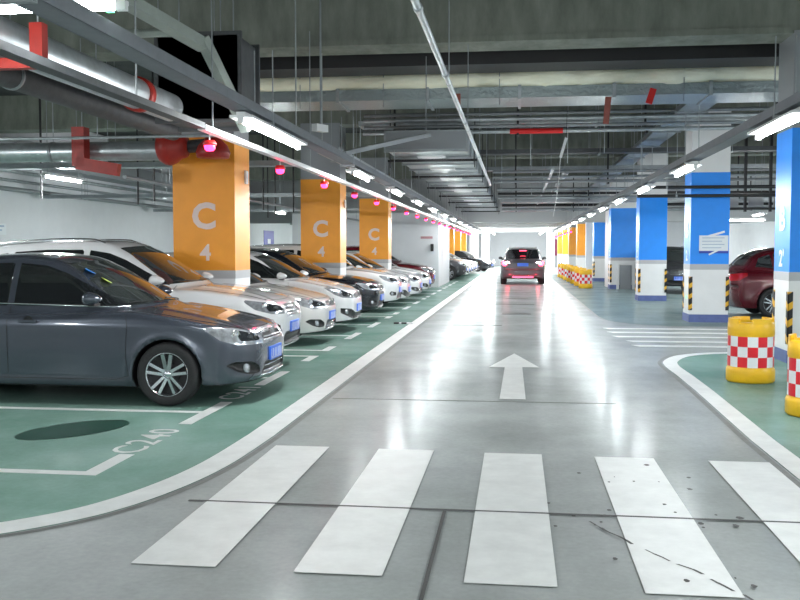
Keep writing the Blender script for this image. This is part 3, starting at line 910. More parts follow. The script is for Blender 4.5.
# ---- shell
def struct(name, mb, m, bevel=0):
    o = mb.build(name, m, bevel=bevel); tag(o, kind='structure'); return o
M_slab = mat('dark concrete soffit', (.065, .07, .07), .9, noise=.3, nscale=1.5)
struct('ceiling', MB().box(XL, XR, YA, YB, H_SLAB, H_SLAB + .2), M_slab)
struct('wall_left', MB().box(XL - .2, XL, YA, YB, 0, H_SLAB), M_white)
struct('wall_right', MB().box(XR, XR + .2, YA, YB, 0, H_SLAB), M_white)
struct('wall_far', MB().box(XL, XR, YB, YB + .2, 0, H_SLAB), M_white)
struct('wall_near', MB().box(XL, XR, YA - .2, YA, 0, H_SLAB), M_white)
# cross beams
for n in range(-1, 4):
    y = 13.15 + 8.1 * n
    struct('trim_%d' % (n + 2), MB().box(XL, XR, y, y + .6, 4.5, H_SLAB).box(XL, XR, y - .02, y + .62, 4.47, 4.56), M_concrete)
# low white soffit and lintel at the far end
M_soffit = mat('pale soffit', (.55, .57, .58), .6)
struct('trim_10', MB().box(XL, XR, 46.0, YB, 3.35, 3.5), M_soffit)
struct('trim_11', MB().box(XL, XR, 45.4, 46.0, 2.9, H_SLAB), M_soffit)
for i, y in enumerate((54, 62, 70, 78)):
    struct('trim_%d' % (12 + i), MB().box(XL, XR, y, y + .5, 3.05, 3.35), M_soffit)
# wall block on the left
struct('wall_block', MB().box(-9.5, -3.25, 38.4, 44.6, 0, 3.1), M_white)
t = MB().box(-4.0, -3.5, 38.36, 38.4, 2.02, 2.12).build('wall_sign', mat('pale red lettering', (.55, .3, .33), .6)); tag(t, 'small faded lettering on the white wall block', 'sign')
t = MB().box(-3.58, -3.46, 38.3, 38.4, 1.5, 1.8).build('wall_box', M_trim); tag(t, 'small black box fixed to the white wall block', 'box')
struct('wall_portal', MB().box(3.75, 4.3, 38.9, 40.4, 0, 3.2).box(4.6, 9, 46.6, 46.8, 0, 3.2), M_white)

# ---- pillars
M_hazard = bpy.data.materials.new('black and yellow chevrons'); M_hazard.use_nodes = True
nt = M_hazard.node_tree; N = nt.nodes; tc = N.new('ShaderNodeTexCoord'); sp = N.new('ShaderNodeSeparateXYZ'); nt.links.new(tc.outputs['Object'], sp.inputs[0])
def mth(op, a, b=None):
    q = N.new('ShaderNodeMath'); q.operation = op
    for i, v in enumerate((a, b)):
        if v is None: continue
        if isinstance(v, (int, float)): q.inputs[i].default_value = v
        else: nt.links.new(v, q.inputs[i])
    return q.outputs[0]
s_ = mth('SUBTRACT', mth('MULTIPLY', sp.outputs[2], 4.4), mth('MULTIPLY', mth('ADD', sp.outputs[0], sp.outputs[1]), 3.0))
fr = mth('GREATER_THAN', mth('FRACT', s_), .58)
mx = N.new('ShaderNodeMixRGB'); nt.links.new(fr, mx.inputs[0]); mx.inputs[1].default_value = (.015, .015, .017, 1); mx.inputs[2].default_value = (.85, .47, .03, 1)
nt.links.new(mx.outputs[0], N['Principled BSDF'].inputs['Base Color']); N['Principled BSDF'].inputs['Roughness'].default_value = .45

def pillar(x0, x1, y0, y1, colour, label, letter=None, digit=None, face='front', side='left', top=3.2, group=None, guards=True, band0=1.13, upto=4.5, topm=None):
    cx, cy = (x0 + x1) / 2, (y0 + y1) / 2; hx, hy = (x1 - x0) / 2, (y1 - y0) / 2
    t = thing('pillar', label, 'pillar', (cx, cy, 0), group=group)
    up = M_orange if colour == 'orange' else M_blue
    MB().box(-hx, hx, -hy, hy, 0, band0).build('white_base', M_whitepil, t)
    MB().box(-hx - .003, hx + .003, -hy - .003, hy + .003, band0, band0 + .12).build('grey_band', M_greyband, t)
    MB().box(-hx, hx, -hy, hy, band0 + .12, top).build('painted_shaft', up, t)
    MB().box(-hx + .004, hx - .004, -hy + .004, hy - .004, top, upto).build('bare_top', topm or (M_whitepil if colour == 'blue' else M_greysteel), t)
    if colour == 'blue':
        MB().box(-hx - .012, hx + .012, -hy - .012, hy + .012, 0, .17).build('blue_kerb', M_kerbblue, t)
        if guards:
            for sx in (-1, 1):
                g = MB().box(sx * hx - .055 if sx > 0 else -hx - .012, hx + .012 if sx > 0 else -hx + .055, -hy - .014, -hy + .0, .26, .98)
                g.box(hx if sx > 0 else -hx - .014, hx + .014 if sx > 0 else -hx, -hy - .014, -hy + .07, .26, .98)
                g.build('corner_guard', M_hazard, t)
            MB().box(-hx - .013, -hx, hy - .08, hy, .26, .98).build('corner_guard', M_hazard, t)
    if letter:
        ml = M_letter if colour == 'orange' else M_letterw
        if face == 'front':
            text_obj('letter', letter, .52, ml, t, (.03 * 0, -hy - .004, 2.03), (PI / 2, 0, 0), .003, bold=.018)
            text_obj('number', digit, .33, ml, t, (.02, -hy - .004, 1.50), (PI / 2, 0, 0), .003, bold=.008)
        text_obj('letter', letter, .46, ml, t, ((hx + .004) * (1 if side == 'right' else -1), 0, 1.97), (PI / 2, 0, PI / 2 if side == 'right' else -PI / 2), .003, bold=.015)
        text_obj('number', digit, .32, ml, t, ((hx + .004) * (1 if side == 'right' else -1), 0, 1.42), (PI / 2, 0, PI / 2 if side == 'right' else -PI / 2), .003, bold=.008)
    return t
for n in range(0, 3):
    y = 13.1 + 8.1 * n
    tt = pillar(-5.04, -4.1, y, y + .75, 'orange', ['orange pillar marked C 4 beside the white sport utility car', 'orange pillar marked C 4 beside the dark hatchback bonnet',
           'smallest orange pillar marked C 4, just before the white wall block'][n], 'C', '4', side='none' if False else 'right')
    # small white call box on the lane face
    MB().box(.47, .505, .1, .22, 2.55, 2.75).build('switch_box', M_whiteplastic, tt, bevel=.01)
    for ch in list(tt.children):
        if ch.name.startswith(('letter', 'number')) and ch.location.x > .2:
            bpy.data.objects.remove(ch)
for n in range(5):
    y = 45.6 + 8.1 * n * .9
    pillar(-4.97, -4.1, y, y + .75, 'orange', '%s small orange pillar seen past the white wall block on the left' % ORD[n], upto=3.35, top=2.9)
pb = ['blue pillar marked B 2 at the right edge of the picture', 'blue pillar with a taped paper notice on it', 'blue pillar behind the one with the paper notice', 'wide blue pillar with an opening below, furthest of the blue ones']
for n in range(0, 4):
    y = 13.1 + 8.1 * n
    x1 = 4.5 if n < 3 else 4.85
    yy = [13.1, 20.35, 28.7, 37.3][n]
    tt = pillar(3.68, x1 if n != 1 else 4.48, yy, yy + .75, 'blue', pb[n], 'B', '2' if n else "2'", face='side', side='left', upto=4.5, topm=M_greysteel if n == 0 else None)
    if n == 1: notice_y = yy
    if n == 1:
        MB().box(-.405, -.40, -.02, .02, .5, .56).build('indicator_light', M_greenlamp, tt)
for n in range(4):
    y = 52 + 8.1 * n
    pillar(3.3, 4.1, y, y + .75, 'orange', '%s small orange pillar beyond the far barrels on the right' % ORD[n], upto=3.35, top=3.0)
pillar(3.75, 4.45, 46.2, 46.9, 'blue', 'narrow sliver of a blue pillar past the white portal wall', upto=3.35, top=3.1)
t = thing('door_surround', 'white wall pier with a pale green door past the furthest blue pillars', 'door surround', (4.1, 48.6, 0))
MB().box(-.55, .5, 0, .5, 0, 3.1).build('pier', M_white, t)
MB().box(-.12, .32, -.04, 0, 0, 2.5).build('door_leaf', mat('pale green door', (.50, .60, .52), .5), t)
for i, (x, y) in enumerate(((-3.6, 78), (-2.9, 86), (3.0, 84), (6.5, 88))):
    o = MB().box(-.35, .35, -.35, .35, 0, 3.35).build('white_pillar', M_whitepil, None, (x, y, 0)); tag(o, '%s plain white pillar near the far wall, counted from the left lane side' % ORD[i], 'pillar')
o = MB().box(3.6, 5.6, YB - .06, YB, 1.0, 2.6).build('wall_banner', mat('pink banner', (.6, .14, .26), .6)); tag(o, 'pinkish banner on the far wall right of the lane', 'banner')
# opening and frames by the furthest blue pillar
t = thing('wall_panel', 'grey door panel with pale posts below the furthest blue pillar', 'panel', (4.27, 37.2, 0))
MB().box(-.22, .22, .02, .06, 0, .95).build('door_leaf', M_greysteel, t)
for sx in (-1, 1): MB().box(sx * .30 - .05, sx * .30 + .05, 0, .08, 0, 1.0).build('post', M_whiteplastic, t)
# paper notice with tape
t = thing('paper_notice', 'white paper notice taped across the second blue pillar', 'notice', (4.16, notice_y - .012, 1.72))
pr = MB().box(-.30, .30, -.004, .004, -.20, .14).build('paper_sheet', M_paper, t)
MB().box(-.30, .30, -.006, .002, -.24, -.19).build('blue_margin', M_signblue, t)
mm = MB()
for k in range(4): mm.box(-.24, .22 - .05 * (k % 2), -.008, -.004, .08 - .07 * k, .095 - .07 * k)
mm.build('printed_lines', M_ink, pr)
m_ = MB(); m_.beam((-.12, -.01, .12), (.22, -.01, .22), .004, .045); m_.build('tape', M_whitetape, t)
m_ = MB(); m_.beam((-.10, -.01, -.27), (.20, -.01, -.12), .004, .035); m_.build('tape', M_whitetape, t)

# ---- crash barrels
def barrel(x, y, label, rz=0.0, group=None, s=1.0):
    t = thing('crash_barrel', label, 'barrel', (x, y, .0035), rz, group); t.scale = (s, s, s)
    R = .285
    MB().lathe([(0, 0), (R * .96, 0), (R * 1.02, .02), (R * 1.02, .15), (R * .985, .175), (R * .96, .19), (R * .96, .58), (R * .985, .60), (R * .97, .73), (R * .93, .75),
                (R * .80, .755), (R * .78, .70), (0, .70)], n=56).build('drum', M_yellow, t)
    k = 0
    for k in range(4):
        lip = MB()
        a0 = k * PI / 2 + .2
        arc = [(a0 + .95 * j / 10) for j in range(11)]
        vs = []
        for a in arc:
            for r, z in ((R * .80, .74), (R * .97, .72), (R * .95, .795), (R * .84, .80)): vs.append((r * math.cos(a), r * math.sin(a), z))
        fs = []
        for j in range(10):
            for q in range(4): fs.append((j * 4 + q, j * 4 + (q + 1) % 4, j * 4 + 4 + (q + 1) % 4, j * 4 + 4 + q))
        fs += [(0, 1, 2, 3), (43, 42, 41, 40)]
        lip.add(vs, fs)
        lip.build('rim_block', M_yellow, t)
    nseg = 14
    ch = MB()
    for r in range(3):
        for j in range(nseg):
            for q in range(4):
                a0 = 2 * PI * (j + q / 4) / nseg; a1 = 2 * PI * (j + (q + 1) / 4) / nseg; RR = R * .965
                z0 = .195 + .127 * r; z1 = z0 + .127
                ch.add([(RR * math.cos(a0), RR * math.sin(a0), z0), (RR * math.cos(a1), RR * math.sin(a1), z0), (RR * math.cos(a1), RR * math.sin(a1), z1), (RR * math.cos(a0), RR * math.sin(a0), z1)], [(0, 1, 2, 3)])
    o = ch.build('chequered_band', M_redtape, t)
    o.data.materials.append(M_whitetape)
    for i, p in enumerate(o.data.polygons):
        j = (i // 4) % nseg; r = i // (4 * nseg); p.material_index = (j + r) % 2; p.use_smooth = True
    return t
b0 = barrel(2.745, 11.25, 'yellow barrel with red and white chequered band standing alone on the green island', 1.2, s=.94)
barrel(2.80, 9.0, 'yellow chequered barrel cut off by the right edge of the picture', .5, s=.94)
for i in range(7):
    barrel(2.77 - .03 * i, 38.0 + 2.6 * i, '%s yellow chequered barrel of the distant row beside the lane' % ORD[i], i * .4, s=.96)

# ================================================================ lights
def fixture(x, y, label, along=True, z=2.66, L=1.45, group=None, e=16, tray_z=2.74, top=None):
    t = thing('strip_light', label, 'light', (x, y, z), 0 if along else PI / 2, group)
    MB().box(-.10, .10, -L / 2, L / 2, .02, .045).box(-.04, .04, -L / 2, L / 2, .045, .07).build('housing', M_whiteplastic, t)  # housing widened so the lit plate imitates a larger glare
    MB().tube([(0, -L / 2 + .04, -.008), (0, L / 2 - .04, -.008)], .018, 10).build('tube', M_tube, t)
    for s in (-1, 1): MB().box(-.022, .022, s * L / 2 - .03, s * L / 2 + .03, -.03, .022).build('end_cap', M_whiteplastic, t)
    if top:
        for s in (-1, 1): MB().tube([(0, s * L * .4, .06), (0, s * L * .4, top - z)], .006, 6).build('hanger_rod', M_galvd, t)
    l = bpy.data.lights.new('strip_lamp', 'AREA'); l.shape = 'RECTANGLE'; l.size = .06; l.size_y = L - .1; l.energy = e; l.color = (.95, 1.0, 1.0); l.spread = PI
    o = bpy.data.objects.new('lamp_glow', l); COL.objects.link(o); o.parent = t; o.location = (0, 0, -.032)
    l = bpy.data.lights.new('tube_lamp', 'POINT'); l.energy = e * 1.35; l.color = (.95, 1.0, 1.0); l.shadow_soft_size = .06
    o = bpy.data.objects.new('tube_lamp', l); COL.objects.link(o); o.parent = t; o.location = (0, 0, -.10)
    return t
rows = {-1: [-3.4, .6, 8.75] + [13.8 + 4.05 * k for k in range(12)], 1: [-3.4, .6, 4.3, 8.6, 13.2] + [17.3 + 4.1 * k for k in range(10)]}
for sd, nm in ((-1, 'left'), (1, 'right')):
    k = 0; q = 0
    for y in rows[sd]:
        if y < 5:
            la = 'strip light over the %s lane edge behind the camera, %s' % (nm, ORD[q]); q += 1
        else:
            la = '%s glowing strip light over the %s lane edge counted from the camera' % (ORD[k], nm); k += 1
        fixture(2.35 * sd if sd < 0 else 2.3, y, la, z=2.66 if sd < 0 else 2.64, L=2.1 if (sd < 0 and y == 8.75) else 1.45, group='strip lights over the %s lane edge' % nm)
for n in range(6):
    fixture(-2.1, 62.5 + 4.5 * n, '%s far strip light under the pale soffit left of centre' % ORD[n], z=3.0, top=3.35, group='far strip lights under the pale soffit', e=75)
    fixture(2.1, 62.5 + 4.5 * n, '%s far strip light under the pale soffit right of centre' % ORD[n], z=3.0, top=3.35, group='far strip lights under the pale soffit', e=75)
for n in range(-1, 7):
    fixture(-8.6, 8.6 + 8.1 * n, '%s strip light over the tails of the left parked cars' % ORD[n + 1], z=2.9, top=H_SLAB, group='strip lights over the left parking row', e=60)
    fixture(8.2, 8.6 + 8.1 * n, '%s strip light over the right parking area' % ORD[n + 1], z=2.75, top=H_SLAB, group='strip lights over the right parking area', e=70)
# single cross fitting top left
tl = fixture(-3.05, 4.98, 'white tube light crossing the top left corner of the picture', along=False, z=2.915, top=H_SLAB, e=8, L=1.7)
MB().box(-.02, .02, -.80, -.76, -.035, -.028).build('indicator_light', M_greenlamp, tl)
fixture(-3.6, -1.6, 'cross strip light over the empty bay behind the camera', along=False, z=2.7, top=H_SLAB, e=25, L=1.5)
fixture(-4.6, -5.2, 'cross strip light furthest behind the camera on the left', along=False, z=2.9, top=H_SLAB, e=25, L=1.5)
fixture(6.6, 28.0, 'bright short strip light seen between the first two blue pillars', along=False, z=2.42, top=H_SLAB, e=40, L=1.1)

# guidance lamps
for n in range(20):
    y = 8.5 + 2.62 * n
    t = thing('bay_indicator_lamp', '%s red glowing bay indicator lamp counted from the camera' % ORD[n], 'lamp', (-2.9, y, 2.54), 0, 'red bay indicator lamps')
    MB().lathe([(0, .05), (.05, .048), (.066, .02), (.06, .0), (0, .0)], n=20).build('lamp_housing', M_redbright, t)
    MB().lathe([(.052, 0), (.050, -.03), (.034, -.05), (0, -.055)], n=20).build('lamp_globe', M_redlamp, t)
    MB().tube([(0, 0, .05), (0, 0, .10), (.10, 0, .10)], .008, 6).build('lamp_arm', M_whiteplastic, t)
    if n < 8:
        l = bpy.data.lights.new('red_glow', 'POINT'); l.energy = 1.0; l.color = (1, .03, .10); l.shadow_soft_size = .05
        o = bpy.data.objects.new('red_glow', l); COL.objects.link(o); o.parent = t; o.location = (0, 0, -.09)

for n in range(7):
    y = 50 + 3.2 * n
    t = thing('bay_indicator_lamp', '%s red glowing lamp of the far row right of the lane' % ORD[n], 'lamp', (2.85, y, 2.54), 0, 'far red lamps right of the lane')
    MB().lathe([(0, .05), (.05, .048), (.066, .02), (.06, .0), (0, .0)], n=14).build('lamp_housing', M_redbright, t)
    MB().lathe([(.06, 0), (.058, -.04), (.034, -.07), (0, -.075)], n=14).build('lamp_globe', M_redlamp, t)
    MB().tube([(0, 0, .05), (0, 0, .81)], .008, 6).build('lamp_stem', M_whiteplastic, t)

# ================================================================ services under the ceiling
def rods(t, pts, z0, z1, r=.007, m=None):
    for x, y in pts:
        MB().tube([(x, y, z0), (x, y, z1)], r, 6).build('hanger_rod', m or M_galvd, t)
def service(name, label, cat, group=None): return thing(name, label, cat, group=group)
def ladder_tray(name, label, a, b, w, h, z, m, rung=.0, rod_step=2.7, top=H_SLAB, cat='cable tray', group=None):
    """tray between a and b (x,y) at height z"""
    t = service(name, label, cat, group)
    A = Vector((a[0], a[1], z)); B = Vector((b[0], b[1], z)); d = (B - A).normalized(); r = Vector((d.y, -d.x, 0)) * w / 2
    mb = MB(); mb.beam(A - r + Vector((0, 0, h / 2)), B - r + Vector((0, 0, h / 2)), .012, h); mb.beam(A + r + Vector((0, 0, h / 2)), B + r + Vector((0, 0, h / 2)), .012, h)
    mb.beam(A + Vector((0, 0, .004)), B + Vector((0, 0, .004)), w, .008)
    mb.build('tray', m, t)
    L = (B - A).length; n = max(2, int(L / rod_step))
    for i in range(n):
        p = A + d * (L * (i + .5) / n)
        for s in (-1, 1):
            q = p + r * s * 1.08
            MB().tube([(q.x, q.y, z - .03), (q.x, q.y, top)], .006, 5).build('hanger_rod', M_galvd, t)
        MB().beam(p - r * 1.2 - Vector((0, 0, .02)), p + r * 1.2 - Vector((0, 0, .02)), .04, .025).build('cross_bracket', M_galvd, t)
    return t
ladder_tray('cable_tray', 'grey cable tray running above the left row of strip lights', (-2.35, 2.0), (-2.35, 62), .16, .085, 2.745, M_tray, rod_step=4.05, top=3.4)
ladder_tray('cable_tray', 'grey cable tray running above the right row of strip lights', (2.3, 2.0), (2.3, 62), .16, .085, 2.725, M_tray, rod_step=4.05, top=3.4)
# white trunking the red lamps hang from
t = service('lamp_trunking', 'white trunking that carries the red indicator lamps over the bay fronts', 'trunking')
MB().box(-2.84, -2.76, 8.0, 62, 2.62, 2.67).build('trunking', M_whiteplastic, t)
rods(t, [(-2.8, 8.3 + 4.05 * k) for k in range(13)], 2.67, 4.5)
t = service('conduit', 'dark steel channel running on from the white trunking towards the camera', 'channel')
MB().box(-2.86, -2.76, 2.0, 7.98, 2.63, 2.68).build('channel', M_darkpaint, t)
rods(t, [(-2.81, 4.1), (-2.81, 6.6)], 2.68, 5.3)

def pipe(name, label, pts, r, m, rod=(), rod_top=4.5, rings=(), cat='pipe', ringm=None, n=20, group=None):
    t = service(name, label, cat, group)
    MB().tube(pts, r, n).build('pipe', m, t)
    for x, y, z in rod:
        MB().tube([(x, y, z + r * .9), (x, y, rod_top)], .007, 6).build('hanger_rod', M_galvd, t)
        a, b = Vector(pts[0]), Vector(pts[-1]); ax = 'y' if abs((b - a).y) > abs((b - a).x) else 'x'
        MB().lathe([(r * 1.0, -.02), (r * 1.08, -.02), (r * 1.08, .02), (r * 1.0, .02)], c=(x, y, z), axis=ax, n=20).build('clamp', M_galvd, t)
    for x, y, z in rings:
        a, b = Vector(pts[0]), Vector(pts[-1]); ax = 'y' if abs((b - a).y) > abs((b - a).x) else 'x'
        MB().lathe([(r * 1.0, -.05), (r * 1.16, -.05), (r * 1.16, .05), (r * 1.0, .05)], c=(x, y, z), axis=ax, n=24).build('coupling', ringm or M_redpipe, t)
    return t
# big bright round duct upper left
pipe('round_duct', 'large silver round duct slanting through the upper left corner', [(-3.52, 3.0, 3.0), (-3.52, 9.1, 3.0)], .14, M_galv,
     rod=[(-3.52, 5.6, 3.0)], rod_top=5.3, rings=[(-3.52, 8.3, 3.0)], cat='duct', n=36)
t = service('pipe_bracket', 'red angle bracket under the silver round duct in the upper left corner', 'bracket')
m_ = MB(); m_.box(-3.8, -3.2, 5.92, 6.0, 2.78, 2.85); m_.box(-3.27, -3.18, 5.92, 6.0, 2.78, 3.08); m_.build('angle', M_redpipe, t)
rods(t, [(-3.23, 5.96)], 3.08, 5.3)
# dark rectangular duct between round duct and tray
t = service('rectangular_duct', 'black square duct end above the first orange pillar', 'duct')
MB().box(-3.7, -2.85, 9.25, 10.0, 2.90, 3.75).build('duct_body', M_darkpaint, t)
for y in (9.25, 9.9): MB().box(-3.74, -2.81, y, y + .04, 2.86, 3.79).build('flange', M_darkpaint, t)
rods(t, [(-3.6, 9.6), (-3.0, 9.6)], 3.75, 5.3)
t = service('steel_brace', 'bent greenish steel brace above the left lights', 'brace')
MB().beam((-3.42, 7.2, 3.72), (-2.98, 8.62, 3.50), .14, .10).build('upper_arm', M_greensteel, t)
MB().beam((-2.98, 8.55, 3.56), (-2.68, 9.0, 2.74), .12, .08).build('lower_arm', M_greensteel, t)
MB().tube([(-3.78, 8.3, 3.56), (-3.02, 8.3, 3.56)], .04, 12).build('cross_arm', M_greensteel, t)
rods(t, [(-3.40, 7.3)], 3.72, 5.3)
# parallel dark pipes to the left
pipe('dark_pipe', 'upper of the dark pipes left of the silver round duct', [(-4.15, 3.0, 3.22), (-4.15, 12.1, 3.22)], .085, M_greysteel, rod=[(-4.15, 7.0, 3.22), (-4.15, 10.4, 3.22)], rod_top=5.3)
pipe('dark_pipe', 'thick dark pipe lowest among those beside the left wall of services', [(-4.6, 3.0, 3.14), (-4.6, 12.0, 3.14)], .12, M_darkpaint, rod=[(-4.6, 8.0, 3.14)], rod_top=5.3)
pipe('thin_pipe', 'thin silver conduit beside the dark pipes on the upper left', [(-3.82, 3.0, 3.0), (-3.82, 9.1, 3.0)], .03, M_galv, rod=[(-3.82, 6.4, 3.0)], rod_top=5.3)
# cross pipe with red fittings
pipe('cross_pipe', 'long silver pipe crossing above the parked dark sedan', [(-13.3, 12.55, 2.95), (-4.95, 12.55, 2.95)], .135, M_galv,
     rod=[(-6.6, 12.55, 2.95), (-9.6, 12.55, 2.95)], rod_top=4.5, n=30)
t = service('pipe_elbow', 'red pipe coupling at the end of the silver cross pipe', 'coupling')
MB().lathe([(.0, 0), (.16, 0), (.21, .03), (.25, .10), (.26, .16), (.23, .24), (.17, .32), (.15, .40), (.0, .40)], axis='x', n=28).build('coupling', M_redpipe, t, (-4.98, 12.45, 2.99))
t = service('valve_body', 'red bell shaped valve above the first orange pillar', 'valve')
MB().lathe([(.0, .16), (.09, .16), (.12, .08), (.20, 0), (.24, -.10), (.22, -.17), (.0, -.17)], n=28).build('bell', M_redpipe, t, (-4.2, 12.45, 3.0))
MB().tube([(-4.58, 12.55, 3.0), (-4.3, 12.52, 3.02)], .09, 14).build('pipe_stub', M_darkpaint, t)
rods(t, [(-4.18, 12.5)], 3.14, 5.3)
t = service('pipe_bracket', 'orange red angle bracket gripping the silver cross pipe', 'bracket')
m_ = MB(); m_.box(-6.16, -5.98, 12.22, 12.40, 2.72, 3.26); m_.beam((-6.10, 12.28, 2.76), (-5.50, 12.28, 2.66), .12, .17); m_.build('angle', M_redpipe, t)
rods(t, [(-6.07, 12.36)], 3.2, 4.5)
t = service('thin_rail', 'thin pale rail in front of the silver cross pipe', 'rail')
MB().tube([(-7.6, 11.0, 2.95), (-3.45, 11.0, 2.95)], .018, 8).build('rail', M_galv, t)
rods(t, [(-7.3, 11.0), (-5.2, 11.0), (-3.6, 11.0)], 2.96, 5.3)
# services along the left wall
for i, (z, r, m) in enumerate(((3.62, .05, M_galv), (3.38, .04, M_galvd), (3.15, .06, M_greysteel))):
    pipe('wall_pipe', '%s of three pipes along the top of the left wall' % ['highest', 'middle', 'lowest'][i], [(-13.2, 14, z), (-13.2, 44, z)], r, m,
         rod=[(-13.2, 16 + 5.5 * k, z) for k in range(5)], rod_top=5.3, n=10)
t = service('wall_duct', 'long grey duct along the head of the left wall', 'duct')
MB().box(-13.45, -12.7, 12, 45.3, 3.8, 4.3).build('duct_body', M_greysteel, t)
rods(t, [(-13.0, 16 + 5.0 * k) for k in range(6)], 4.3, 5.3)
# hangers forest above left row (black drop rods with hooks)
for i, (x, y) in enumerate(((-9.2, 17), (-8.3, 19.5), (-7.4, 18.2), (-6.3, 22.5), (-5.9, 24.0), (-6.8, 25.5), (-5.5, 26.8), (-7.7, 28))):
    t = MB().tube([(x, y, 2.55), (x, y, 5.3)], .022, 8).build('drop_rod', M_black); tag(t, '%s dark drop rod hanging behind the orange pillars' % ORD[i], 'rod', 'dark drop rods over the left parking row')
for i, (y, z) in enumerate(((16.2, 3.05), (24.6, 3.0), (32.5, 2.95))):
    ladder_tray('cable_tray', '%s dark cross tray over the left parking row' % ORD[i], (-13.2, y), (-3.9, y), .3, .09, z, M_galvd, rod_step=2.2, top=H_SLAB, group='cross trays over the left parking row')
pipe('thin_pipe', 'thin dark pipe running low behind the orange pillars', [(-6.4, 14.5, 2.75), (-6.4, 44, 2.75)], .035, M_greysteel, rod=[(-6.4, 16.5 + 4 * k, 2.75) for k in range(7)], rod_top=5.3, n=10)
# slim silver sprinkler pipe above the lane
t = pipe('sprinkler_pipe', 'slim silver pipe running away above the middle of the lane', [(-.71, 2.0, 3.27), (-.71, 24.5, 3.27)], .028, M_galv,
         rod=[(-.71, 9.6, 3.27), (-.71, 13.3, 3.27), (-.71, 17.5, 3.27), (-.71, 21.5, 3.27)], rod_top=4.5, n=14)
for y in (6.6, 9.1, 12.5, 17):
    MB().lathe([(.028, -.04), (.036, -.04), (.036, .04), (.028, .04)], c=(-.71, y, 3.27), axis='y', n=16).build('sleeve', M_galvd, t)
# insulated duct across
t = service('cross_duct', 'wide foil duct with cream insulation crossing below the front beam', 'duct')
MB().box(-4.55, 9.0, 15.2, 16.2, 4.02, 4.2).build('duct_body', M_foil, t)
random.seed(11)
v = []; f = []; nx, na = 90, 12
for i in range(nx + 1):
    x = -4.4 + 13.2 * i / nx
    for k in range(na):
        a = 2 * PI * k / na; rr = .21 * (1 + random.uniform(-.10, .10)) + .02 * math.sin(x * 3.1)
        v.append((x, 15.5 + rr * 1.75 * math.cos(a), 4.34 + rr * math.sin(a)))
for i in range(nx):
    for k in range(na): f.append((i * na + k, i * na + (k + 1) % na, (i + 1) * na + (k + 1) % na, (i + 1) * na + k))
mb = MB(); mb.add(v, f, True); mb.build('insulation', M_insul, t)
for x in np.arange(-4.5, 9.0, 1.5): MB().box(x, x + .05, 15.17, 16.23, 3.99, 4.22).build('flange', M_galv, t)
rods(t, [(x, 15.15) for x in (-3.6, -2.2, -.3, 2.6, 5.0)], 3.9, 5.3)
# flat black box added to blacken the gap beside the beam
t = service('black_filler', 'flat black filler box in the gap behind the front concrete beam', 'duct')
MB().box(-4.6, 12.4, 14.15, 14.85, 4.36, 4.78).build('duct_body', M_black, t)  # body of the added black filler box, not a real duct
rods(t, [(-3, 14.5), (0, 14.5), (4, 14.5), (8, 14.5)], 4.78, 5.3)
# hanging red signs
for (x, y, z, w, h, m, la, tilt) in ((1.39, 14.9, 3.72, .09, .42, M_brownred, 'brown red hanging bracket below the foil duct', .08), (2.06, 14.9, 3.93, .10, .24, M_redbright, 'small bright red hanging sign below the foil duct', .3), (4.85, 14.95, 3.9, .10, .42, M_brownred, 'brown red hanging bracket near the top right corner', 0), (-.95, 14.9, 3.92, .07, .22, M_brownred, 'small brown red bracket beside the slim silver pipe', 0)):
    o = MB().obox((0, 0, 0), (w, .05, h), Matrix.Rotation(tilt, 3, 'Y')).build('hanging_bracket', m, None, (x, y, z + .02)); tag(o, la, 'bracket')
# cross trays beyond
def cross_bundle(y, z, x0, x1, lab, n=3, dz=.13, m1=M_galv, m2=M_galvd, r=.04):
    t = service('pipe_bundle', lab, 'pipes')
    for k in range(n):
        MB().tube([(x0, y + .12 * (k % 2), z + dz * k), (x1, y + .12 * (k % 2), z + dz * k)], r * (1 - .15 * (k % 2)), 10).build('pipe', m1 if k % 2 == 0 else m2, t)
    for x in np.arange(x0 + .6, x1, 2.4):
        MB().box(x - .02, x + .02, y + .16, y + .2, z - .08, H_SLAB).build('hanger_strap', M_black, t)
        MB().box(x - .02, x + .02, y - .08, y + .2, z - .08, z - .04).build('support_arm', M_black, t)
    return t
cross_bundle(17.9, 3.82, -3.0, 9.5, 'bundle of pale pipes crossing just beyond the foil duct', 4, .12)
MB().tube([(-.15, 17.9, 3.82), (.85, 17.9, 3.82)], .052, 12).build('red_reflection', M_redbright, bpy.data.objects['pipe_bundle'])  # red reflection on the pale pipes, put in as a coloured tube
t = ladder_tray('cable_tray', 'broad pale tray crossing beyond the foil duct', (-3.2, 18.8), (9.5, 18.8), .55, .10, 4.05, M_galv, rod_step=2.6, top=H_SLAB)
t = ladder_tray('cable_tray', 'narrow dark tray crossing low beyond the bundle of pale pipes', (-2.6, 22.6), (9.5, 22.6), .4, .10, 3.86, M_darkpaint, rod_step=2.6)
cross_bundle(24.6, 3.35, -.65, 11.5, 'bundle of dark pipes crossing near the end of the slim silver pipe', 3, .13, M_greysteel, M_galvd)
t = ladder_tray('cable_tray', 'dark tray crossing above the far half of the lane', (-2.0, 27.2), (11.5, 27.2), .4, .10, 3.86, M_galvd, rod_step=2.6)
cross_bundle(31.2, 3.3, -.65, 11.5, 'bundle of thin pipes crossing above the far half of the lane', 3, .14, M_galvd, M_black, .05)
t = ladder_tray('cable_tray', 'furthest dark cross tray before the pale lintel', (-.6, 34.5), (11.5, 34.5), .5, .12, 3.3, M_greysteel, rod_step=2.6)
cross_bundle(39.5, 3.25, -.65, 11.5, 'furthest bundle of cross pipes before the pale lintel', 2, .2, M_galvd, M_black, .07)
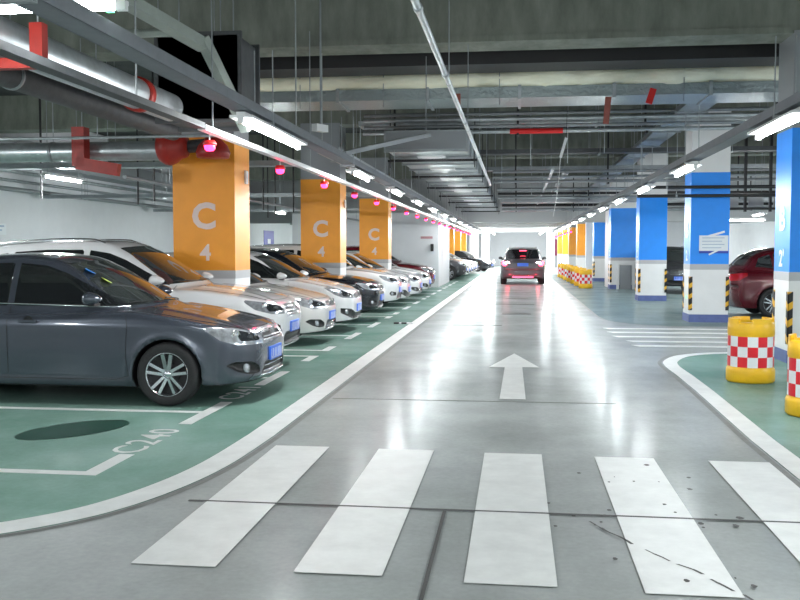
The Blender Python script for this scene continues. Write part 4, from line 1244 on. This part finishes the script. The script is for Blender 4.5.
# two black pipes in front of the second blue pillar
for i, z in enumerate((2.86, 2.68)):
    pipe('black_pipe', '%s black pipe crossing in front of the second blue pillar' % ['upper', 'lower'][i], [(2.5, 19.9, z), (12.3, 19.9, z)], .035, M_black, rod=[(3.1 + .2 * i, 19.9, z), (6.0, 19.9, z), (9.5, 19.9, z)], rod_top=4.5, n=10)
# longitudinal ducts above the lane
t = service('long_duct', 'galvanised duct running away above the left part of the lane', 'duct')
MB().box(-2.45, -.95, 17.2, 44.8, 3.42, 3.74).build('duct_body', M_galv, t)
MB().box(-2.45, -.95, 17.16, 17.2, 3.42, 3.74).build('end_plate', M_greysteel, t)
for y in np.arange(17.2, 44.8, 1.35): MB().box(-2.49, -.91, y, y + .04, 3.38, 3.78).build('flange', M_galvd, t)
for y in np.arange(18.5, 44, 4.1):
    MB().box(-2.6, -.8, y, y + .05, 3.32, 3.37).build('support_arm', M_black, t)
    for x in (-2.55, -.85): MB().tube([(x, y + .02, 3.2), (x, y + .02, 5.3)], .01, 6).build('hanger_rod', M_black, t)
for k in range(8):
    o = MB().box(-.28, .28, -.28, .28, -.03, .0).box(-.2, .2, -.2, .2, -.035, -.03).build('air_grille', M_whiteplastic, t, (-1.7, 18.6 + 2.7 * k, 3.42))
pipe('thick_pipe', 'thick grey pipe running away right of the lane services', [(1.35, 26, 3.75), (1.35, 44.5, 3.75)], .09, M_greysteel, rod=[(1.35, 27 + 5 * k, 3.75) for k in range(4)], rod_top=4.5)
pipe('thin_pipe', 'thin pale pipe beside the thick grey pipe above the lane', [(.85, 22.5, 3.5), (.85, 44.5, 3.5)], .035, M_galv, rod=[(.85, 24 + 5 * k, 3.5) for k in range(4)], rod_top=4.5, n=10)
ladder_tray('cable_tray', 'wide tray running away above the right lane edge', (3.2, 16.4), (3.2, 44.8), .5, .1, 4.12, M_galvd, rod_step=2.7)
ladder_tray('cable_tray', 'wide tray running away above the left bay fronts', (-3.4, 16.4), (-3.4, 44.8), .4, .1, 3.3, M_galvd, rod_step=2.7)
# white diagonal brace, dark brace with camera, hooks, hanging cable
t = service('steel_brace', 'grey diagonal brace joining the left cable tray', 'brace')
MB().beam((-1.35, 14.05, 3.3), (-2.33, 12.3, 2.85), .10, .06).build('arm', M_greysteel, t)
rods(t, [(-1.38, 14.0)], 3.3, 4.47)
t = thing('camera', 'small white surveillance camera above the left row of lights', 'camera', (-2.5, 11.6, 3.1))
MB().obox((0, 0, 0), (.09, .22, .09), Matrix.Rotation(-.5, 3, 'Z')).build('camera_body', M_whiteplastic, t)
MB().tube([(0, .05, .04), (0, .05, 2.2)], .012, 8).build('stem', M_galvd, t)
t = thing('lane_sign', 'small white hanging tag on a long thin cable over the lane', 'tag', (.86, 16.8, 3.2))
MB().beam((0, 0, .35), (-.10, 0, 0), .05, .03).build('tag_plate', M_whiteplastic, t)
MB().tube([(0, 0, .35), (.02, 0, 1.3)], .005, 5).build('wire', M_black, t)
MB().tube([(-.10, 0, .02), (-.12, 0, -.3), (-.16, 0, -.7), (-.22, 0, -1.05)], .005, 5).build('loose_wire', M_whiteplastic, t)
# wire rods across the lane services
for i, (x, y, z) in enumerate(((-2.9, 13.6, 3.1), (.25, 18.3, 3.2), (1.0, 19, 3.3), (1.6, 17.6, 3.35), (2.4, 18.6, 3.1), (-.4, 23.8, 3.05), (.4, 26.6, 3.1), (2.8, 23, 3.0), (3.0, 16.0, 3.1), (-2.4, 9.9, 2.83))):
    t = MB().tube([(x, y, z), (x, y, 5.3)], .008, 6).build('drop_rod', M_galv); tag(t, '%s thin pale threaded rod hanging over the lane' % ORD[i], 'rod', 'thin threaded rods over the lane')

t = service('hanging_rack', 'dark hanging rack with white panels right of the second blue pillar', 'rack')
for z in (2.95, 2.55): MB().box(4.9, 8.4, 23.9, 23.95, z, z + .05).build('rail', M_black, t)
for k in range(6):
    MB().box(5.0 + .6 * k, 5.06 + .6 * k, 23.88, 23.97, 2.5, H_SLAB).build('strap', M_black, t)
    if k < 5: MB().box(5.12 + .6 * k, 5.48 + .6 * k, 23.96, 23.99, 2.62, 2.9).build('panel', M_greyband, t)
# blue sign and white sign on left wall
t = MB().box(XL, XL + .03, 48.2, 50.2, 1.75, 2.6).build('wall_sign', M_signblue); tag(t, 'small blue sign on the left wall between two orange pillars', 'sign')
MB().box(XL + .03, XL + .035, 48.9, 49.5, 1.9, 2.15).build('sign_mark', M_letterw, t)
t = MB().box(XL, XL + .03, 22.1, 23.0, 1.95, 2.25).build('wall_sign', M_paper); tag(t, 'white sign on the left wall at the left edge of the picture', 'sign')
MB().box(XL + .03, XL + .034, 22.3, 22.9, 2.16, 2.20).box(XL + .03, XL + .034, 22.3, 22.8, 2.06, 2.09).build('sign_mark', M_ink, t)
# rubber cable cover on the green floor
t = thing('cable_cover', 'small black and white rubber strip lying on the green floor', 'rubber strip', (-2.35, 19.1, .004))
MB().box(-.2, -.09, -.06, .06, 0, .03).box(-.04, .07, -.06, .06, 0, .03).build('rubber_blocks', M_rubber, t)
MB().box(-.09, -.04, -.06, .06, 0, .028).box(.07, .2, -.06, .06, 0, .028).build('white_blocks', M_whitetape, t)
# ================================================================ cars
P_grey = paint('graphite metallic', (.075, .088, .115), .45, .25)
P_white = paint('white car paint', (.80, .81, .82), 0, .25)
P_silver = paint('pale silver beige paint', (.66, .655, .64), .15, .28)
P_black = paint('blue black paint', (.008, .010, .016), .2, .2)
P_navy = paint('dark navy front paint', (.03, .045, .10), .4, .25)
P_maroon = paint('deep red paint', (.12, .004, .012), .3, .25)
P_dark = paint('dark grey car paint', (.045, .047, .055), .4, .3)
P_silv2 = paint('mid silver paint', (.42, .44, .46), .6, .3)
def place(c, x, y, rz, z=.004):
    c.location = (x, y, z); c.rotation_euler = (0, 0, rz)
res = .026
c, fn = make_car('sedan', SEDAN, 'graphite grey sedan nearest the camera beside the empty bay', 'car', P_grey, res=res, badge='vw', chrome_bar=True)
place(c, -2.55, 9.52, 0)
# registration stickers on the windscreen
for yy, dx, m in ((-.47, -1.83, M_stick_b), (-.46, -1.66, M_stick_y)):
    z = fn['top_z'](dx, yy); z2 = fn['top_z'](dx - .05, yy)
    ang = math.atan2(z2 - z, .05)
    o = MB().lathe([(0, .002), (.075, .002), (.075, 0)], n=24).build('windscreen_sticker', m, c, (dx, yy, z + .004))
    o.scale = (.8, 1, 1); o.rotation_euler = (0, ang, .3)
suv, _ = make_car('sport_utility_car', SUV, 'white sport utility car parked between the graphite sedan and the first orange pillar', 'car', P_white, res=.034, badge='bar')
place(suv, -2.92, 11.9, 0)
sil, _ = make_car('sedan', SEDAN, 'pale silver sedan just past the first orange pillar', 'car', P_silver, res=.034, badge='vw', chrome_bar=True, twin=False)
place(sil, -3.06, 15.1, 0)
whv, _ = make_car('hatchback', HATCH, 'white hatchback with a black lower grille next to the pale silver sedan', 'car', P_white, res=.034, badge='vw')
place(whv, -3.02, 17.5, 0)
dk, _ = make_car('hatchback', SUV, 'blue black car whose dark roof meets the second orange pillar', 'car', P_black, res=.04, badge='bar')
place(dk, -2.92, 19.95, 0); dk.scale = (1, .97, .93)
def clone(src, x, y, rz, label, pm=None, group=None, name=None):
    c = copy_tree(src); c['label'] = label
    if name: c.name = name
    if group: c['group'] = group
    elif 'group' in c.keys(): del c['group']
    if pm:
        def rec(o):
            if o.type == 'MESH' and o.data.materials and o.data.materials[0].name.endswith(('paint', 'metallic')) and o.name.startswith(('body', 'mirror', 'door_handle')):
                o.data = o.data.copy(); o.data.materials[0] = pm
            for q in o.children: rec(q)
        rec(c)
    place(c, x, y, rz); return c
clone(suv, -2.92, 23.15, 0, 'white sport utility car just past the second orange pillar')
clone(whv, -2.98, 25.65, 0, 'white hatchback in the middle of the bay before the third orange pillar')
clone(sil, -2.9, 28.1, 0, 'white sedan right before the third orange pillar', P_white)
clone(sil, -2.92, 31.25, 0, 'white sedan just past the third orange pillar with a red car behind it', P_white)
clone(suv, -3.0, 33.75, 0, 'dark red sport utility car beyond the third orange pillar near the white wall block', P_maroon)
clone(suv, -3.5, 36.3, 0, 'black sport utility car directly against the white wall block', P_black)
far = [(47.6, suv, P_dark, 'dark sport utility car first past the white wall block'), (50.1, sil, P_white, 'white sedan second past the white wall block'), (52.6, whv, None, 'white hatchback third past the white wall block'),
       (55.6, sil, P_white, 'white sedan fourth past the white wall block'), (58.1, whv, None, 'white hatchback fifth past the white wall block'), (60.6, sil, P_white, 'white sedan sixth past the white wall block')]
for y, s, p, la in far: clone(s, -2.55, y, 0, la, p)
clone(sil, -1.75, 66.5, -.25, 'black sedan turning across the lane in the far distance', P_black)
# distant cars right of the lane
clone(sil, 3.6, 66, PI, 'far white sedan nosing out on the right beyond the barrels', P_white)
clone(whv, 3.2, 72, PI, 'far navy hatchback nosing out on the right beyond the barrels', P_navy)
for nm in ('black sedan turning', 'far navy hatchback'):
    cc = [o for o in COL.objects if o.get('label', '').startswith(nm)][0]
    for sd in (1, -1):
        MB().lathe([(0, .08), (.10, .06), (.13, 0), (.0, -.03)], axis='x', n=16).build('lit_headlamp', M_headon, cc, (-.10, .62 * sd, .70))
# right side cars
rc = clone(whv, 9.2, 22.6, 0, 'deep red hatchback parked behind the blue pillar with the paper notice', P_maroon); rc.scale = (1, 1, 1.06)
clone(suv, 6.0, 26.2, PI, 'silver sport utility car just behind the deep red hatchback', P_silv2)
clone(suv, 5.65, 33.0, -PI / 2, 'dark car with blue plate facing the camera between two blue pillars', P_dark)
# the car driving away
SV = dict(SUV); SV['rw'] = dict(z0=1.16, z1=1.56, hw0=.66, hw1=.56, xmax=-4.0)
lane, fl_ = make_car('sport_utility_car', SV, 'dark grey sport utility car driving away down the lane with red lights on', 'car', paint('mid grey suv paint', (.10, .10, .11), .4, .3), res=.04, tail_on=True, plate=True, plate_rear=True, badge='bar')
place(lane, .26, 45.6, PI / 2); lane.scale = (1, 1.1, 1)
for sd in (1, -1):
    xx = fl_['front_x'](.60 * sd, .93, -1)
    MB().lathe([(0, -.012), (.10, -.010), (.11, .01)], axis='x', n=16).build('brake_bulb', M_tailcore, lane, (xx - .004, .62 * sd, .93))
    xx = fl_['front_x'](.4 * sd, .42, -1)
MB().box(-4.60, -4.52, -.42, .42, .33, .37).build('low_brake_bar', M_tailon, lane)
MB().box(-4.55, -4.50, -.14, .14, 1.50, 1.53).build('high_brake_lamp', M_tailon, lane)
for sd in (1, -1):
    l = bpy.data.lights.new('brake_glow', 'POINT'); l.energy = 5; l.color = (1, .03, .06); l.shadow_soft_size = .08
    o = bpy.data.objects.new('brake_glow', l); COL.objects.link(o); o.parent = lane; o.location = (-4.95, .6 * sd, .30)

# ================================================================ world, camera, view
w = bpy.data.worlds.new('garage_air'); SC.world = w; w.use_nodes = True
w.node_tree.nodes['Background'].inputs[0].default_value = (.75, .8, .85, 1)
w.node_tree.nodes['Background'].inputs[1].default_value = .4
cam = bpy.data.cameras.new('photo_camera'); co = bpy.data.objects.new('photo_camera', cam); COL.objects.link(co); SC.camera = co
cam.sensor_width = 36; cam.lens = 36 * 920 / 800; cam.clip_end = 300; cam.clip_start = .05
d = Vector((117 / 920, 50 / 920, -1)).normalized(); up = Vector((0, 1, 50 / 920)).normalized()
X = d.cross(up).normalized()
R = Matrix((X, d, up))
co.matrix_world = Matrix.Translation((0, 0, 1.55)) @ R.to_4x4()
SC.view_settings.view_transform = 'Standard'; SC.view_settings.look = 'None'; SC.view_settings.gamma = 1.0
SC.view_settings.use_curve_mapping = False
SC.view_settings.exposure = 0.95
